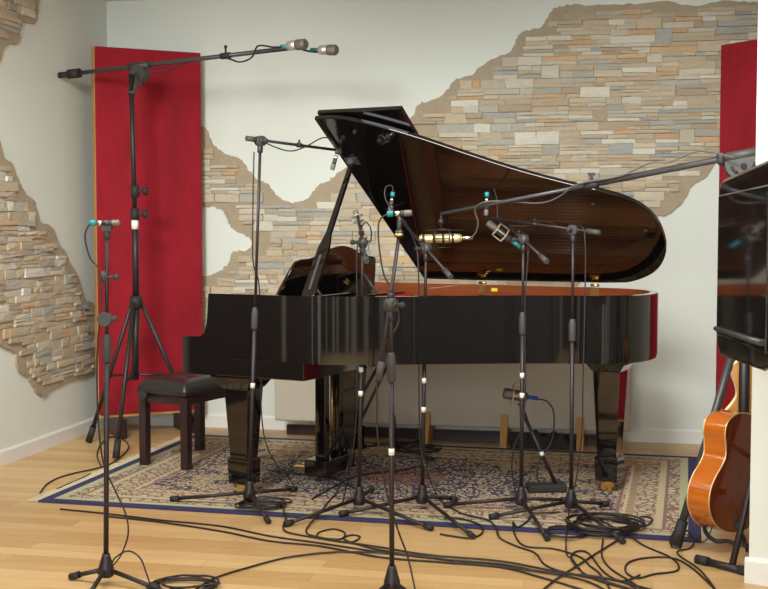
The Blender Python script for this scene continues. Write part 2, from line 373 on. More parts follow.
# ------------------------------------------------------------------ stone cladding
PAL = [((.53, .45, .34), 5), ((.58, .53, .44), 5), ((.43, .43, .39), 2.6), ((.68, .66, .58), 2.2), ((.62, .41, .24), 1.5), ((.47, .38, .28), 3.5), ((.56, .47, .34), 4), ((.38, .40, .40), 1.1)]
def pick():
    r = random.random()*sum(w for _, w in PAL)
    for c, w_ in PAL:
        r -= w_
        if r <= 0: break
    k = random.uniform(.88, 1.12); return tuple(min(1, x*k) for x in c)
def cladding(name, poly, holes, org, du, nrm, umax, z_hi, margin=.012):
    # poly/holes in (along, height); du direction along wall, nrm into room
    P3 = lambda a, z, h: Vector((org.x+du.x*a+nrm.x*h, org.y+du.y*a+nrm.y*h, z))
    root = D.objects.new(name, None); COL.objects.link(root); struct(root)
    base = MB()
    def rough_poly(Q):
        out = []
        Q = spline2(list(Q)+[Q[0]], 5)[:-1]
        return [(a+random.uniform(-.007, .007), z+random.uniform(-.007, .007)) for a, z in Q]
    outer = rough_poly(poly)
    bm = bmesh.new()
    def loop(Q, h): return [bm.verts.new(P3(a, z, h)) for a, z in Q]
    ed = []; rings = []
    for Q in [outer]+[rough_poly(hh) for hh in holes]:
        top = loop(Q, .016); bot = loop(Q, 0.0); n = len(Q); rings.append(Q)
        # chamfered edge: outer foot pushed outwards
        for i in range(n):
            ed.append(bm.edges.new((top[i], top[(i+1) % n])))
            bm.faces.new((bot[i], bot[(i+1) % n], top[(i+1) % n], top[i]))
    bmesh.ops.triangle_fill(bm, edges=ed, use_beauty=True, use_dissolve=False)
    bmesh.ops.recalc_face_normals(bm, faces=bm.faces)
    me = D.meshes.new('mortar_bed'); bm.to_mesh(me); bm.free(); me.materials.append(M['mortar'])
    o = D.objects.new('mortar_bed', me); COL.objects.link(o); o.parent = root
    a0 = min(p[0] for p in poly); a1 = min(umax, max(p[0] for p in poly)); z0 = min(p[1] for p in poly); z1 = min(z_hi, max(p[1] for p in poly))
    V = []; F = []; Cc = []
    def inside(a, z):
        if not inpoly(a, z, outer): return False
        return not any(inpoly(a, z, h) for h in rings[1:])
    def ok(x0, x1, zz0, zz1):
        mm = margin
        for a, z in ((x0-mm, zz0-mm), (x1+mm, zz0-mm), (x0-mm, zz1+mm), (x1+mm, zz1+mm), ((x0+x1)/2, (zz0+zz1)/2)):
            if z < z_hi and a < umax and not inside(min(max(a, a0+.002), a1-.002), min(z, z1-.002)): return False
        return True
    def stone(x0, x1, zz0, zz1, dep):
        if not ok(x0, x1, zz0, zz1): return
        j = lambda: random.uniform(-.0035, .0035)
        b = len(V); g = .0012
        bk = [(x0+g, zz0+g), (x1-g, zz0+g), (x1-g, zz1-g), (x0+g, zz1-g)]
        for a, z in bk: V.append(P3(a, z, .012))
        for a, z in bk: V.append(P3(a+j(), z+j()*.6, dep+j()))
        ce = ((x0+x1)/2, (zz0+zz1)/2); V.append(P3(ce[0]+j()*4, ce[1], dep+random.uniform(0, .006)))
        fs = [(b, b+1, b+5, b+4), (b+1, b+2, b+6, b+5), (b+2, b+3, b+7, b+6), (b+3, b, b+4, b+7)]+[(b+4+i, b+4+(i+1) % 4, b+8) for i in range(4)]
        c = pick()
        for f in fs: F.append(f); Cc.append(c)
    z = z0
    while z < z1:
        H = random.choice((.04, .055, .065, .08)); a = a0-random.uniform(0, .15)
        while a < a1:
            W = random.uniform(.12, .34)
            if random.random() < .24 and H > .05 and W < .26:
                stone(a, a+W*.7, z, z+H, random.uniform(.024, .034)); a += W*.7; continue
            k = random.choice((2, 3)) if H > .06 else random.choice((1, 2)); cuts = sorted([0]+[(i+random.uniform(-.2, .2))/k for i in range(1, k)]+[1])
            for i in range(k):
                x = a
                while x < a+W-.001:
                    w2 = min(random.uniform(.07, .24), a+W-x)
                    if a+W-(x+w2) < .05: w2 = a+W-x
                    stone(x, x+w2, z+H*cuts[i], z+H*cuts[i+1], random.uniform(.020, .034)); x += w2
            a += W
        z += H
    me = D.meshes.new('stone_course'); me.from_pydata(V, [], F); me.materials.append(M['stone'])
    ca = me.color_attributes.new('stone', 'FLOAT_COLOR', 'CORNER')
    for p, c in zip(me.polygons, Cc):
        for li in p.loop_indices: ca.data[li].color = (*c, 1)
    o = D.objects.new('stone_course', me); COL.objects.link(o); o.parent = root
    return root
bk = [(150, 150), (185, 128), (201, 126), (208, 131), (214, 145), (226, 154), (240, 159), (249, 171), (258, 179), (267, 184), (276, 194), (288, 202), (299, 202), (311, 196), (318, 186), (330, 180), (340, 172),
      (362, 160), (390, 140), (403, 124), (412, 118), (420, 104), (432, 101), (445, 93), (455, 81), (470, 76), (484, 65), (498, 57), (511, 52), (517, 38), (527, 31), (541, 28), (549, 15), (558, 8), (575, 5), (605, 6),
      (635, 4), (668, 1), (692, 6), (722, 2), (745, 2), (768, 6), (800, 20), (815, 60), (812, 120), (775, 140), (735, 160), (716, 163), (706, 176), (692, 186), (682, 202), (668, 214), (650, 220), (610, 250), (560, 300), (480, 320),
      (400, 345), (330, 335), (270, 350), (225, 345), (205, 338), (170, 330), (150, 250)]
hole = [(170, 215), (202, 207), (216, 207), (225, 213), (231, 225), (240, 232), (251, 238), (252, 246), (244, 251), (234, 252), (230, 262), (221, 270), (208, 275), (180, 280)]
cladding('trim_1', [on_back(*p) for p in bk], [[on_back(*p) for p in hole]], RC, E1, E2, RW, CEIL)
lf = [(-60, 20), (-30, 80), (-5, 135), (3, 158), (10, 164), (17, 180), (23, 193), (33, 203), (38, 221), (50, 228), (58, 245), (68, 262), (78, 282), (82, 298), (91, 304), (95, 314), (97, 345), (96, 370), (86, 376), (68, 380), (52, 388), (42, 396), (34, 391),
      (27, 378), (17, 371), (12, 352), (0, 346), (-30, 330), (-80, 300), (-120, 200), (-120, 60)]
cladding('trim_2', [on_left(*p) for p in lf], [], RC, E2, E1, 99, CEIL)
up = [(-60, -10), (-10, -20), (22, -10), (36, -3), (36, 10), (34, 21), (27, 24), (20, 22), (18, 34), (17, 43), (8, 44), (1, 48), (-3, 62), (-25, 60), (-60, 50)]
def clampz(q): return (q[0], min(q[1], CEIL-.005))
cladding('trim_3', [clampz(on_left(*p)) for p in up], [], RC, E2, E1, 99, CEIL)

# ceiling light fittings
for i, (a, b) in enumerate(LAMPS):
    t = thing('ceiling_light', 'flat white rectangular ceiling light above the music room', 'ceiling light', room(a, b, CEIL), -RY, 'ceiling lights')
    m = MB()
    for sx, sy, dx, dy in ((0, -.295, 1.22, .03), (0, .295, 1.22, .03), (-.595, 0, .03, .56), (.595, 0, .03, .56)): m.box((sx, sy, -.03), (dx, dy, .06))
    m.build('frame', M['white_paint'], t)

for (a, b), tg in SPOTS:  # housings modelled round the added wall spots
    p = room(a, b, CEIL); d = (room(*tg)-room(a, b, CEIL-.16)).normalized(); q = room(a, b, CEIL-.16)-d*.02
    t = thing('added_spotlight', 'small unseen spotlight added at the ceiling to brighten the stone wall', 'spotlight', p, 0, 'added wall spotlights')
    m = MB(); m.cyl(p-Vector((0, 0, .03)), p, .05); m.cyl(q, p, .008); m.build('mount', M['white_paint'], parent=t, world=True)
    m = MB(); m.lathe(q-d*.13, d, [(0, .02), (.01, .045), (.12, .05)], 20); m.build('lamp_head', M['white_paint'], parent=t, world=True)
# ------------------------------------------------------------------ rug
rfl = Vector((-1.655, 5.73, 0)); rdx = Vector((.9700, -.2431, 0)); rdy = Vector((.2431, .9700, 0))
rc = rfl+rdx*RUGL/2+rdy*RUGW/2
RZ = math.atan2(rdx.y, rdx.x)
rug = thing('persian_rug', 'large persian rug with navy edge and floral pattern under the piano', 'rug', rc, RZ)
m = MB(); m.box((0, 0, .005), (RUGL, RUGW, .010)); m.build('pile', M['rug'], rug, .003)
for sx in (-1, 1):
    m = MB(); y = -RUGW/2
    while y < RUGW/2:
        L = random.uniform(.05, .08); yy = y+random.uniform(-.012, .012)
        m.add([(sx*(RUGL/2-.002), y, .004), (sx*(RUGL/2-.002), y+.007, .004), (sx*(RUGL/2+L), yy+.006, .002), (sx*(RUGL/2+L), yy, .002),
               (sx*(RUGL/2-.002), y, .007), (sx*(RUGL/2-.002), y+.007, .007), (sx*(RUGL/2+L), yy+.006, .004), (sx*(RUGL/2+L), yy, .004)],
              [(0, 1, 2, 3), (7, 6, 5, 4), (0, 3, 7, 4), (1, 5, 6, 2), (2, 6, 7, 3)]); y += .0085
    m.build('fringe', pm('cream_fringe', (.62, .56, .38), .95), rug)
def on_rug(p):
    q = Vector((p.x, p.y, 0))-rc; return abs(q.dot(rdx)) < RUGL/2 and abs(q.dot(rdy)) < RUGW/2

# ------------------------------------------------------------------ grand piano
PTH = .4854; PW = 1.414; P0 = Vector((-.945, 5.81, 0))
pi_ = thing('grand_piano', 'black polished grand piano with raised lid in the middle of the rug', 'piano', P0, -PTH)
def PL(u, w_, z=0): return P0+Vector((u*cos(PTH)+w_*sin(PTH), -u*sin(PTH)+w_*cos(PTH), z))
OUT = [(.16, 0), (.45, 0), (.66, .0), (.75, .018), (.88, .075), (1.044, .17), (1.25, .31), (1.444, .435), (1.65, .545), (1.80, .610), (1.92, .685), (1.99, .79), (2.01, .94), (1.985, 1.12), (1.90, 1.28), (1.76, 1.38), (1.58, 1.414), (1.2, 1.414), (.6, 1.414), (.16, 1.414)]
out = [(.16, 0), (.45, 0)]+spline2(OUT[2:17], 7)+OUT[17:]
def offset(P, d):   # open polyline, inwards
    r = []
    for i, p in enumerate(P):
        a = Vector(P[max(i-1, 0)]); b = Vector(P[min(i+1, len(P)-1)]); t = (b-a).normalized(); r.append((p[0]-t.y*d, p[1]+t.x*d))
    return r
def rimwall(m, P, th, z0, z1, inner_mat=0):
    Q = offset(P, th); n = len(P)
    for (A, B, za, zb, mi) in ((P, P, z0, z1, 0), (Q, Q, z0, z1, inner_mat), (P, Q, z1, z1, 0), (P, Q, z0, z0, 0)):
        m.cur = mi
        for i in range(n-1):
            if A is B: q = [(A[i][0], A[i][1], za), (A[i+1][0], A[i+1][1], za), (A[i+1][0], A[i+1][1], zb), (A[i][0], A[i][1], zb)]
            else: q = [(A[i][0], A[i][1], za), (A[i+1][0], A[i+1][1], za), (B[i+1][0], B[i+1][1], za), (B[i][0], B[i][1], za)]
            m.add(q, [(0, 1, 2, 3)], A is B)
    m.cur = 0
    for i in (0, n-1): m.add([(P[i][0], P[i][1], z0), (Q[i][0], Q[i][1], z0), (Q[i][0], Q[i][1], z1), (P[i][0], P[i][1], z1)], [(0, 1, 2, 3)])
def sharp(o):
    me = o.data; bm = bmesh.new(); bm.from_mesh(me)
    for e in bm.edges:
        if len(e.link_faces) == 2 and e.calc_face_angle(0) > .7: e.smooth = False
    bm.to_mesh(me); bm.free(); return o
m = MB(); rimwall(m, out, .04, .705, 1.0, 1)
sharp(m.build('rim', [M['black'], M['inner']], pi_))
m = MB(); rimwall(m, offset(out, .004), .05, .690, .7045)
sharp(m.build('bottom_moulding', M['black'], pi_))
# arms (cheeks) with the curved step down to the key blocks
prof = [(-.03, .61), (-.03, .775), (-.022, .79), (.075, .792), (.098, .81), (.112, .85), (.118, .90), (.122, .96), (.125, 1.0), (.16, 1.0), (.16, .61)]
for w0 in (0, PW-.05):
    m = MB(); m.prism(prof, lambda a, b, h: Vector((a, h, b)), w0, w0+.05); m.build('arm', M['black'], pi_)
m = MB(); m.box((.315, PW/2, .6525), (.68, PW-.004, .085)); m.build('keybed', M['black'], pi_, .004)
m = MB(); m.box((-.012, PW/2, .72), (.022, PW-.11, .07)); m.build('key_slip', M['black'], pi_, .004)
m = MB(); m.prism([(.135, .78), (.15, .90), (.165, .95), (.19, .955), (.19, .76), (.135, .76)], lambda a, b, h: Vector((a, h, b)), .05, PW-.05); m.build('fallboard', M['black'], pi_, .003)
for w0 in (.05, PW-.13): m = MB(); m.box((.06, w0+.04, .735), (.13, .08, .09)); m.build('key_block', M['black'], pi_, .003)
m = MB(); nk = 52; kw = 1.224/nk; x0 = PW/2-.612
for i in range(nk): m.box((.065, x0+(i+.5)*kw, .748), (.148, kw-.0012, .022))
m.cur = 1
for i in range(nk-1):
    if (i+5) % 7 not in (1, 4): m.box((.095, PW-x0-(i+1)*kw, .764), (.095, .011, .014))
m.build('keyboard', [M['ivory'], M['black']], pi_)
# pin block deck, soundboard, plate, strings
inn = offset(out, .042)
m = MB(); m.box((.37, PW/2, .925), (.34, PW-.09, .02)); m.build('front_deck', M['black'], pi_)
m = MB(); m.prism([(p[0], p[1]) for p in inn if True], lambda a, b, h: Vector((a, b, h)), .80, .812); m.build('soundboard', M['spruce'], pi_)
m = MB(); ip = offset(out, .043)
rimwall(m, [p for p in ip if p[0] > .5], .07, .868, .885)
m.box((.60, PW/2, .877), (.16, PW-.1, .018))
for (ua, wa), (ub, wb) in (((.62, .32), (1.20, .40)), ((.62, .60), (1.66, .66)), ((.62, .85), (1.95, .92)), ((.62, 1.10), (1.88, 1.16))):
    a = Vector((ua, wa, .895)); b = Vector((ub, wb, .895)); d = b-a
    m.box((a+b)/2, (d.length, .028, .035), math.atan2(d.y, d.x))
m.build('iron_plate', M['gold'], pi_)
m = MB()
for i in range(64):
    w_ = .10+i*(1.2/64); um = min(1.9, .78+max(0, (w_-.0))*1.35)
    m.cyl((.55, w_, .905), (um-.05, w_+.03, .90), .0011, n=4)
m.build('strings', M['string'], pi_)
m = MB(); m.box((.70, PW/2, .93), (.06, PW-.25, .035)); m.build('damper_rail', M['inner'], pi_, .003)
m = MB(); m.box((.53, PW/2, .942), (.02, PW-.2, .015)); m.build('felt_strip', M['red_felt'], pi_)
# music desk
dk = spline2([(-.50, 0), (-.48, .05), (-.42, .17), (-.38, .20), (-.26, .21), (-.13, .25), (0, .268), (.13, .25), (.26, .21), (.38, .20), (.42, .17), (.48, .05), (.50, 0)], 5)
m = MB(); tl = .32
m.prism(dk, lambda a, b, h: Vector((.36+h+b*sin(tl), PW/2-.01+a, .964+b*cos(tl))), 0, .016); m.build('music_desk', M['black'], pi_, .003)
m = MB(); m.box((.41, PW/2, .953), (.26, 1.08, .020)); m.build('desk_tray', M['black'], pi_, .003)
for ww in (.38, 1.03): m = MB(); m.box((.47, ww, .970), (.03, .022, .014)); m.build('desk_hinge', M['brass'], pi_)
for ww in (.42, .98): m = MB(); m.cyl((.51, ww, .962), (.43, ww, 1.065), .006); m.build('desk_strut', M['stand_grey'], pi_)
# lid
PHI = .592; UH = .577
HZ = 1.022
def lidp(u, c, h): return Vector((u, PW-c*cos(PHI)-h*sin(PHI)*-1*-1, HZ+c*sin(PHI)-h*cos(PHI)*-1*-1)) if False else Vector((u, PW-c*cos(PHI)+h*sin(PHI), HZ+c*sin(PHI)+h*cos(PHI)))
ol = offset(out, -.018)
lp = [(UH, PW-0.0)]+[(UH, -.018)]+[p for p in ol if p[0] > UH and p[1] < PW-.001]
lp = [(u, min(PW, w_)) for u, w_ in lp]; lp.append((1.6, PW))
m = MB(); m.prism([(u, PW-w_) for u, w_ in lp], lidp, 0, .022); lid = m.build('lid', M['black'], pi_, .004)
m = MB(); m.prism([(UH+.004, .012), (UH+.45, .012), (UH+.45, PW+.018), (UH+.004, PW+.018)], lidp, .034, .056); m.build('front_flap', M['black'], pi_, .004)
for uu in (.95, 1.58):
    m = MB(); m.box((uu, PW-.046, .972), (.045, .008, .05)); m.cyl((uu-.022, PW-.035, 1.011), (uu+.022, PW-.035, 1.011), .007)
    c = lidp(uu, .045, -.004); m.box(c, (.045, .05, .004), mat=Matrix.Rotation(-PHI, 3, 'X'))
    m.build('lid_hinge', M['brass'], pi_)
m = MB(); m.box((1.02, PW-.043, .975), (.035, .004, .018)); m.build('yellow_sticker', M['yellow'], pi_)
# small rubber buffers on the lid underside
for u, c in ((.75, 1.33), (1.95, .5), (1.75, .72)): m = MB(); p = lidp(u, c, 0); m.cyl(p, p+Vector((0, -sin(PHI), -cos(PHI)))*.012, .008); m.build('lid_buffer', M['rubber'], pi_)
# lid prop: blade with slot, then stick
pb = Vector((.645, .05, .985)); pt = lidp(.63, 1.10, -.004)
d = (pt-pb); L = d.length; dn = d.normalized(); sd = dn.cross(Vector((0, 1, 0))).normalized(); up_ = sd.cross(dn)
m = MB()
pp = [(-.028, 0), (.028, 0), (.034, .02*L), (.030, .36*L), (.014, .46*L), (.012, L), (-.012, L), (-.014, .46*L), (-.030, .36*L), (-.034, .02*L)]
m.prism(pp, lambda a, b, h: pb+sd*a+dn*b+up_*h, -.009, .009)
m.build('lid_prop', M['black'], pi_, .003)
m = MB(); m.prism([(-.006, .06*L), (.006, .06*L), (.006, .30*L), (-.006, .30*L)], lambda a, b, h: pb+sd*a+dn*b+up_*h, -.011, .011); m.build('prop_slot', M['stand_grey'], pi_)
m = MB(); m.cyl(pt-Vector((0, .03, 0)), pt+Vector((0, .03, 0)), .014); m.box(pt+Vector((0, .0, .004)), (.07, .05, .01), mat=Matrix.Rotation(-PHI, 3, 'X')); m.build('prop_cup', M['stand_grey'], pi_)
# under-frame beams
m = MB(); m.box((1.05, .98, .70), (1.3, .09, .05), .05); m.box((1.1, .80, .70), (1.1, .08, .05), .30); m.box((1.75, 1.05, .70), (.28, .45, .04)); m.build('frame_beams', M['black'], pi_)
# legs
def leg(u, w_, ztop, rot=0):
    m = MB(); c = Vector((u, w_, 0))
    def sec(z, a): return [c+Vector((cos(rot)*i*a-sin(rot)*j*a, sin(rot)*i*a+cos(rot)*j*a, z)) for i, j in ((-1, -1), (1, -1), (1, 1), (-1, 1))]
    S_ = [(ztop, .115), (ztop-.02, .115), (ztop-.022, .100), (ztop-.045, .095), (ztop-.075, .075), (ztop-.08, .068), (.19, .048), (.188, .056), (.185, .058), (.065, .055)]
    vs = []; fs = []
    for z, a in S_: vs += sec(z, a)
    n = len(S_)
    for i in range(n-1):
        for k in range(4): fs.append((i*4+k, i*4+(k+1) % 4, (i+1)*4+(k+1) % 4, (i+1)*4+k))
    fs += [(0, 1, 2, 3), tuple((n-1)*4+k for k in (3, 2, 1, 0))]
    m.add(vs, fs); L_ = m.build('leg', M['black'], pi_, .004)
    m = MB(); m.cyl(c+Vector((0, 0, .066)), c+Vector((0, 0, .05)), .025); m.box(c+Vector((0, 0, .042)), (.035, .05, .03)); m.cyl(c+Vector((-.02, -.012, .031)), c+Vector((-.02, .012, .031)), .020); m.cyl(c+Vector((.0, -.015, .031)), c+Vector((.0, .015, .031)), .0205)
    m.build('caster', M['brass'], L_)
leg(.20, .18, .611); leg(.20, PW-.17, .611); leg(1.76, 1.08, .69)
# lyre
lu, lw = .38, .70
ly = MB(); ly.box((lu, lw, .088), (.13, .30, .076)); lyre = ly.build('lyre', M['black'], pi_, .005)
m = MB()
for s_ in (-1, 1):
    m.prism([(-.03, .12), (.03, .12), (.03, .60), (-.03, .60)], lambda a, b, h: Vector((lu+a, lw+s_*.075+h, b)), -.022, .022)
m.box((lu, lw, .615), (.12, .26, .03)); m.build('lyre_posts', M['black'], lyre, .004)
m = MB()
for k in (-1, 0, 1): m.cyl((lu-.005, lw+k*.035, .12), (lu-.005, lw+k*.035, .61), .004)
m.build('pedal_rods', M['brass'], lyre)
m = MB()
for s_ in (-1, 1): m.cyl((lu+.03, lw+s_*.1, .12), (lu+.34, lw+s_*.05, .66), .008)
m.build('lyre_braces', M['stand'], lyre)
for k in (-1, 0, 1):
    m = MB(); m.prism([(lu-.06, -.012), (lu-.13, -.018), (lu-.16, -.02), (lu-.172, 0), (lu-.16, .02), (lu-.13, .018), (lu-.06, .012)], lambda a, b, h: Vector((a, lw+k*.075+b, h)), .064, .074)
    m.build('pedal', M['brass'], lyre, .002)

# ------------------------------------------------------------------ piano bench
bc = P0.copy(); bA = fl(187, 472)
bd_u = Vector((-cos(PTH), sin(PTH), 0)); bd_w = Vector((sin(PTH), cos(PTH), 0))
bcen = bA+bd_u*.155+bd_w*.265
bench = thing('piano_bench', 'dark wooden piano bench with tufted black leather seat at the keyboard', 'bench', bcen, -PTH)
for i in (-1, 1):
    for j in (-1, 1):
        m = MB(); z0 = .0105 if on_rug(bcen+bd_u*(-i*.15)+bd_w*(j*.26)) else .0
        m.box((i*.14, j*.25, (.40+z0)/2), (.046, .046, .40-z0)); m.build('leg', M['darkwood'], bench, .003)
m = MB(); m.box((0, 0, .385), (.31, .53, .055)); m.build('apron', M['darkwood'], bench, .003)
m = MB(); nx, ny = 24, 36; V = []; F = []
for i in range(nx+1):
    for j in range(ny+1):
        x = (i/nx-.5)*2; y = (j/ny-.5)*2
        e = (1-abs(x)**6)*(1-abs(y)**6); tuft = 1-.5*sum(math.exp(-((x*.17-a)**2+(y*.29-b)**2)/.0007) for a, b in ((-.07, -.14), (.07, -.14), (0, 0), (-.07, .14), (.07, .14), (-.07, 0), (.07, 0)))
        V.append((x*.172*(1-.02*(1-e)), y*.29*(1-.02*(1-e)), .425+.072*max(0, e)**.35*(.62+.38*tuft)))
for i in range(nx):
    for j in range(ny): F.append((i*(ny+1)+j, (i+1)*(ny+1)+j, (i+1)*(ny+1)+j+1, i*(ny+1)+j+1))
m.add(V, F, True); m.box((0, 0, .422), (.34, .58, .018)); m.build('cushion', M['leather'], bench)
m = MB(); m.cyl((-.10, -.29, .40), (-.10, -.325, .40), .022, n=18); m.cyl((-.10, -.26, .40), (-.10, -.29, .40), .008); m.build('height_knob', M['rubber'], bench)

# ------------------------------------------------------------------ red acoustic panels
def red_panel(label, a, b, z0, z1, feet=True, side=1):
    a = Vector((a[0], a[1], 0)); b = Vector((b[0], b[1], 0)); d = (b-a); W = d.length; rz = math.atan2(d.y, d.x)
    t = thing('acoustic_screen', label, 'acoustic screen', (a+b)/2, rz, 'red acoustic panels')
    m = MB(); m.box((0, 0, (z0+z1)/2), (W-.004, .045, z1-z0-.004)); m.build('velvet_face', M['velvet'], t, .008)
    m = MB(); H = z1-z0
    for x in (-W/2+.008, W/2-.008): m.box((x, .035, (z0+z1)/2), (.02, .065, H))
    m.box((0, .035, z1-.01), (W, .06, .018)); m.box((0, .03, z0-.005), (W, .07, .025)); m.build('frame', M['pine'], t)
    for x in (-W/2+.12, W/2-.12):
        m = MB(); m.box((x, .03, z0/2-.008), (.05, .30, z0-.02)); m.build('foot', M['darkwood'], t)
pa = at(94, 46, 7.50); pbb = at(200, 52, 7.80)
red_panel('tall crimson velvet acoustic panel in the left corner behind the piano bench', pa, pbb, .14, pa.z)
qa = at(723, 45, 7.00); qb = qa+Vector((.524, -.852, 0))*.63
red_panel('tall crimson velvet acoustic panel at the far right behind the loudspeaker', qa, qb, .14, qa.z)

# ------------------------------------------------------------------ beige low gobo behind the piano
g0 = fl(276, 434); gdir = Vector((E1.x, E1.y, 0)); gL = 2.42
gc = Vector((.52, 7.22, 0)); g0 = Vector((-.68, 7.54, 0)); gL = 2.18
gm = g0+gdir*gL/2
gob = thing('canvas_screen', 'low beige canvas screen on wooden feet against the back wall behind the piano', 'screen', gm, -RY)
m = MB(); m.box((0, 0, .47), (gL, .05, .73)); m.build('canvas_panel', M['canvas'], gob, .012)
m = MB(); m.box((0, .045, .17), (gL-.04, .04, .05)); m.build('bottom_rail', M['pine'], gob)
m = MB(); m.box((0, .09, .035), (gL-.1, .03, .06)); m.build('base_board', M['darkwood'], gob)
for x in (-.62, -.12, .35, .80):
    m = MB(); m.prism([(-.13, 0), (.13, 0), (.13, .04), (.05, .19), (-.05, .19), (-.13, .04)], lambda a, b, h: Vector((x+h, a, b)), -.02, .02); m.build('foot', M['pine'], gob)
# dark cloth bundle under it
m = MB(); V = []; F = []; nx, ny = 90, 20
for i in range(nx+1):
    for j in range(ny+1):
        x = i/nx; y = j/ny; h = (sin(pi*x)**.4 if 0 < x < 1 else 0)*(sin(pi*y)**.6 if 0 < y < 1 else 0)
        V.append((x*.40-.20, y*.12-.06, h*(.085+.018*sin(x*17+y*4)+.012*sin(x*29-y*7))))
for i in range(nx):
    for j in range(ny): F.append((i*(ny+1)+j, (i+1)*(ny+1)+j, (i+1)*(ny+1)+j+1, i*(ny+1)+j+1))
m.add(V, F, True)
o = m.build('folded_cloth', M['cloth']); o.location = gm+gdir*.575+Vector((0, -.045, .001)); o.rotation_euler = (0, 0, -RY)
tag(o, 'crumpled dark cloth lying under the beige canvas screen near the tail leg', 'cloth')

# ------------------------------------------------------------------ microphone stands
def fz(p): return .0105 if on_rug(Vector((p[0], p[1], 0))) else 0.0
def mic_stand(label, base, feet, top, grip_z=None, boom=None, cone=.85, thin=False, tape=(), group='slim black microphone stands', joint=.055, clutch=True, r=.0095, cap_end=0, mat='stand'):
    """base (x,y); feet [(x,y)...]; top Vector where the boom or clip sits; boom (rear, front)"""
    b = Vector((base[0], base[1], fz(base))); t = thing('microphone_stand', label, 'microphone stand', b, 0, group)
    kw_ = dict(parent=t, world=True); K = M[mat]
    axis = (top-b).normalized(); hb = .075*cone
    m = MB(); m.lathe(b+axis*(hb-.035), axis, [(-.0, .030*cone), (.012, .036*cone), (.03, .034*cone), (.085*cone, .017), (.10*cone, .014)], 18); m.build('base_housing', M['clutch'] if False else K, **kw_)
    for f in feet:
        f = Vector((f[0], f[1], 0)); zf = fz(f); fp = Vector((f.x, f.y, zf+.014)); dv = fp-(b+axis*hb)
        m = MB(); st = b+axis*(hb-.005)+dv.normalized()*.025; m.cyl(st, fp, .0085); L_ = m.build('leg', K, **kw_)
        m = MB(); m.cyl(fp-dv.normalized()*.030, fp+dv.normalized()*.012, .0135)
        ft = MB(); ft.v = [v-b for v in m.v]; ft.f = m.f; ft.sm = m.sm; ft.mi = m.mi; ft.build('rubber_foot', M['rubber'], L_)
    gz = grip_z if grip_z else b.z+(top.z-b.z)*.55
    g = b+(top-b)*((gz-b.z)/(top.z-b.z))
    m = MB(); m.cyl(b+axis*hb, g, r); m.build('lower_tube', K, **kw_)
    m = MB(); m.lathe(g-axis*.05, axis, [(0, .012), (.008, .0165), (.08, .0165), (.095, .013), (.105, .010)], 16); m.build('grip', M['grip'], **kw_)
    m = MB(); m.cyl(g+axis*.03, top, r*.72); m.build('upper_tube', K, **kw_)
    for z in tape:
        q = b+(top-b)*((z-b.z)/(top.z-b.z)); m = MB(); m.cyl(q, q+axis*.024, (r if z < gz else r*.72)+.0012); m.build('tape_mark', M['tape'], **kw_)
    if boom:
        rear, front = boom; dv = (front-rear).normalized()
        m = MB(); m.lathe(top-axis*.055, axis, [(0, .011), (.004, .013), (.03, .013), (.034, .010), (.04, .010)], 14); m.build('collar', M['chrome'] if clutch == 'c' else K, **kw_)
        if clutch:
            sdv = dv.cross(axis).normalized()
            if sdv.y > 0: sdv = -sdv
            m = MB(); m.ball(top, .0255, 18, .8, sdv); m.cyl(top-sdv*.018, top+sdv*.018, .024, n=22); m.cyl(top-sdv*.024, top+sdv*.024, .012); m.build('swivel_clutch', M['clutch'], **kw_)
            m = MB(); m.cyl(top+sdv*.018, top+sdv*.042, .008); m.ball(top+sdv*.046, .012); m.build('clutch_knob', M['rubber'], **kw_)
        m = MB(); m.cyl(rear, front, .0068); m.build('boom', K, **kw_)
        m = MB(); m.cyl(rear-dv*.03, rear+dv*.035, .0125); m.build('boom_weight', M['grip'], **kw_)
        q = rear+(front-rear)*.55
        m = MB(); m.cyl(q-dv*.012, q+dv*.012, .011); m.cyl(q+Vector((0, 0, .008)), q+Vector((0, 0, .026)), .005); m.build('cable_clip', K, **kw_)
    return t
def part_w(m, name, mat, t): return m.build(name, mat, parent=t, world=True)
def pencil_mic(label, a, b, conn='teal', r=.0105, body='stand_grey', group='pencil microphones'):
    """a = cable end, b = capsule end"""
    d = (b-a).normalized(); L = (b-a).length
    t = thing('pencil_microphone', label, 'microphone', (a+b)/2, 0, group)
    m = MB(); m.cyl(a+d*.045, b-d*.03, r); part_w(m, 'body', M[body], t)
    m = MB(); m.lathe(b-d*.03, d, [(0, r*1.05), (.006, r*1.1), (.024, r*1.1), (.03, r*.8)], 16); part_w(m, 'capsule', M['mesh'], t)
    m = MB(); m.cyl(a, a+d*.022, r*1.02, r*1.02); part_w(m, 'connector', M[conn], t)
    m = MB(); m.cyl(a+d*.028, a+d*.047, r*.9); part_w(m, 'connector_sleeve', M['chrome'], t)
    return t
def clip(label, c, d, down, r=.0125):
    pass
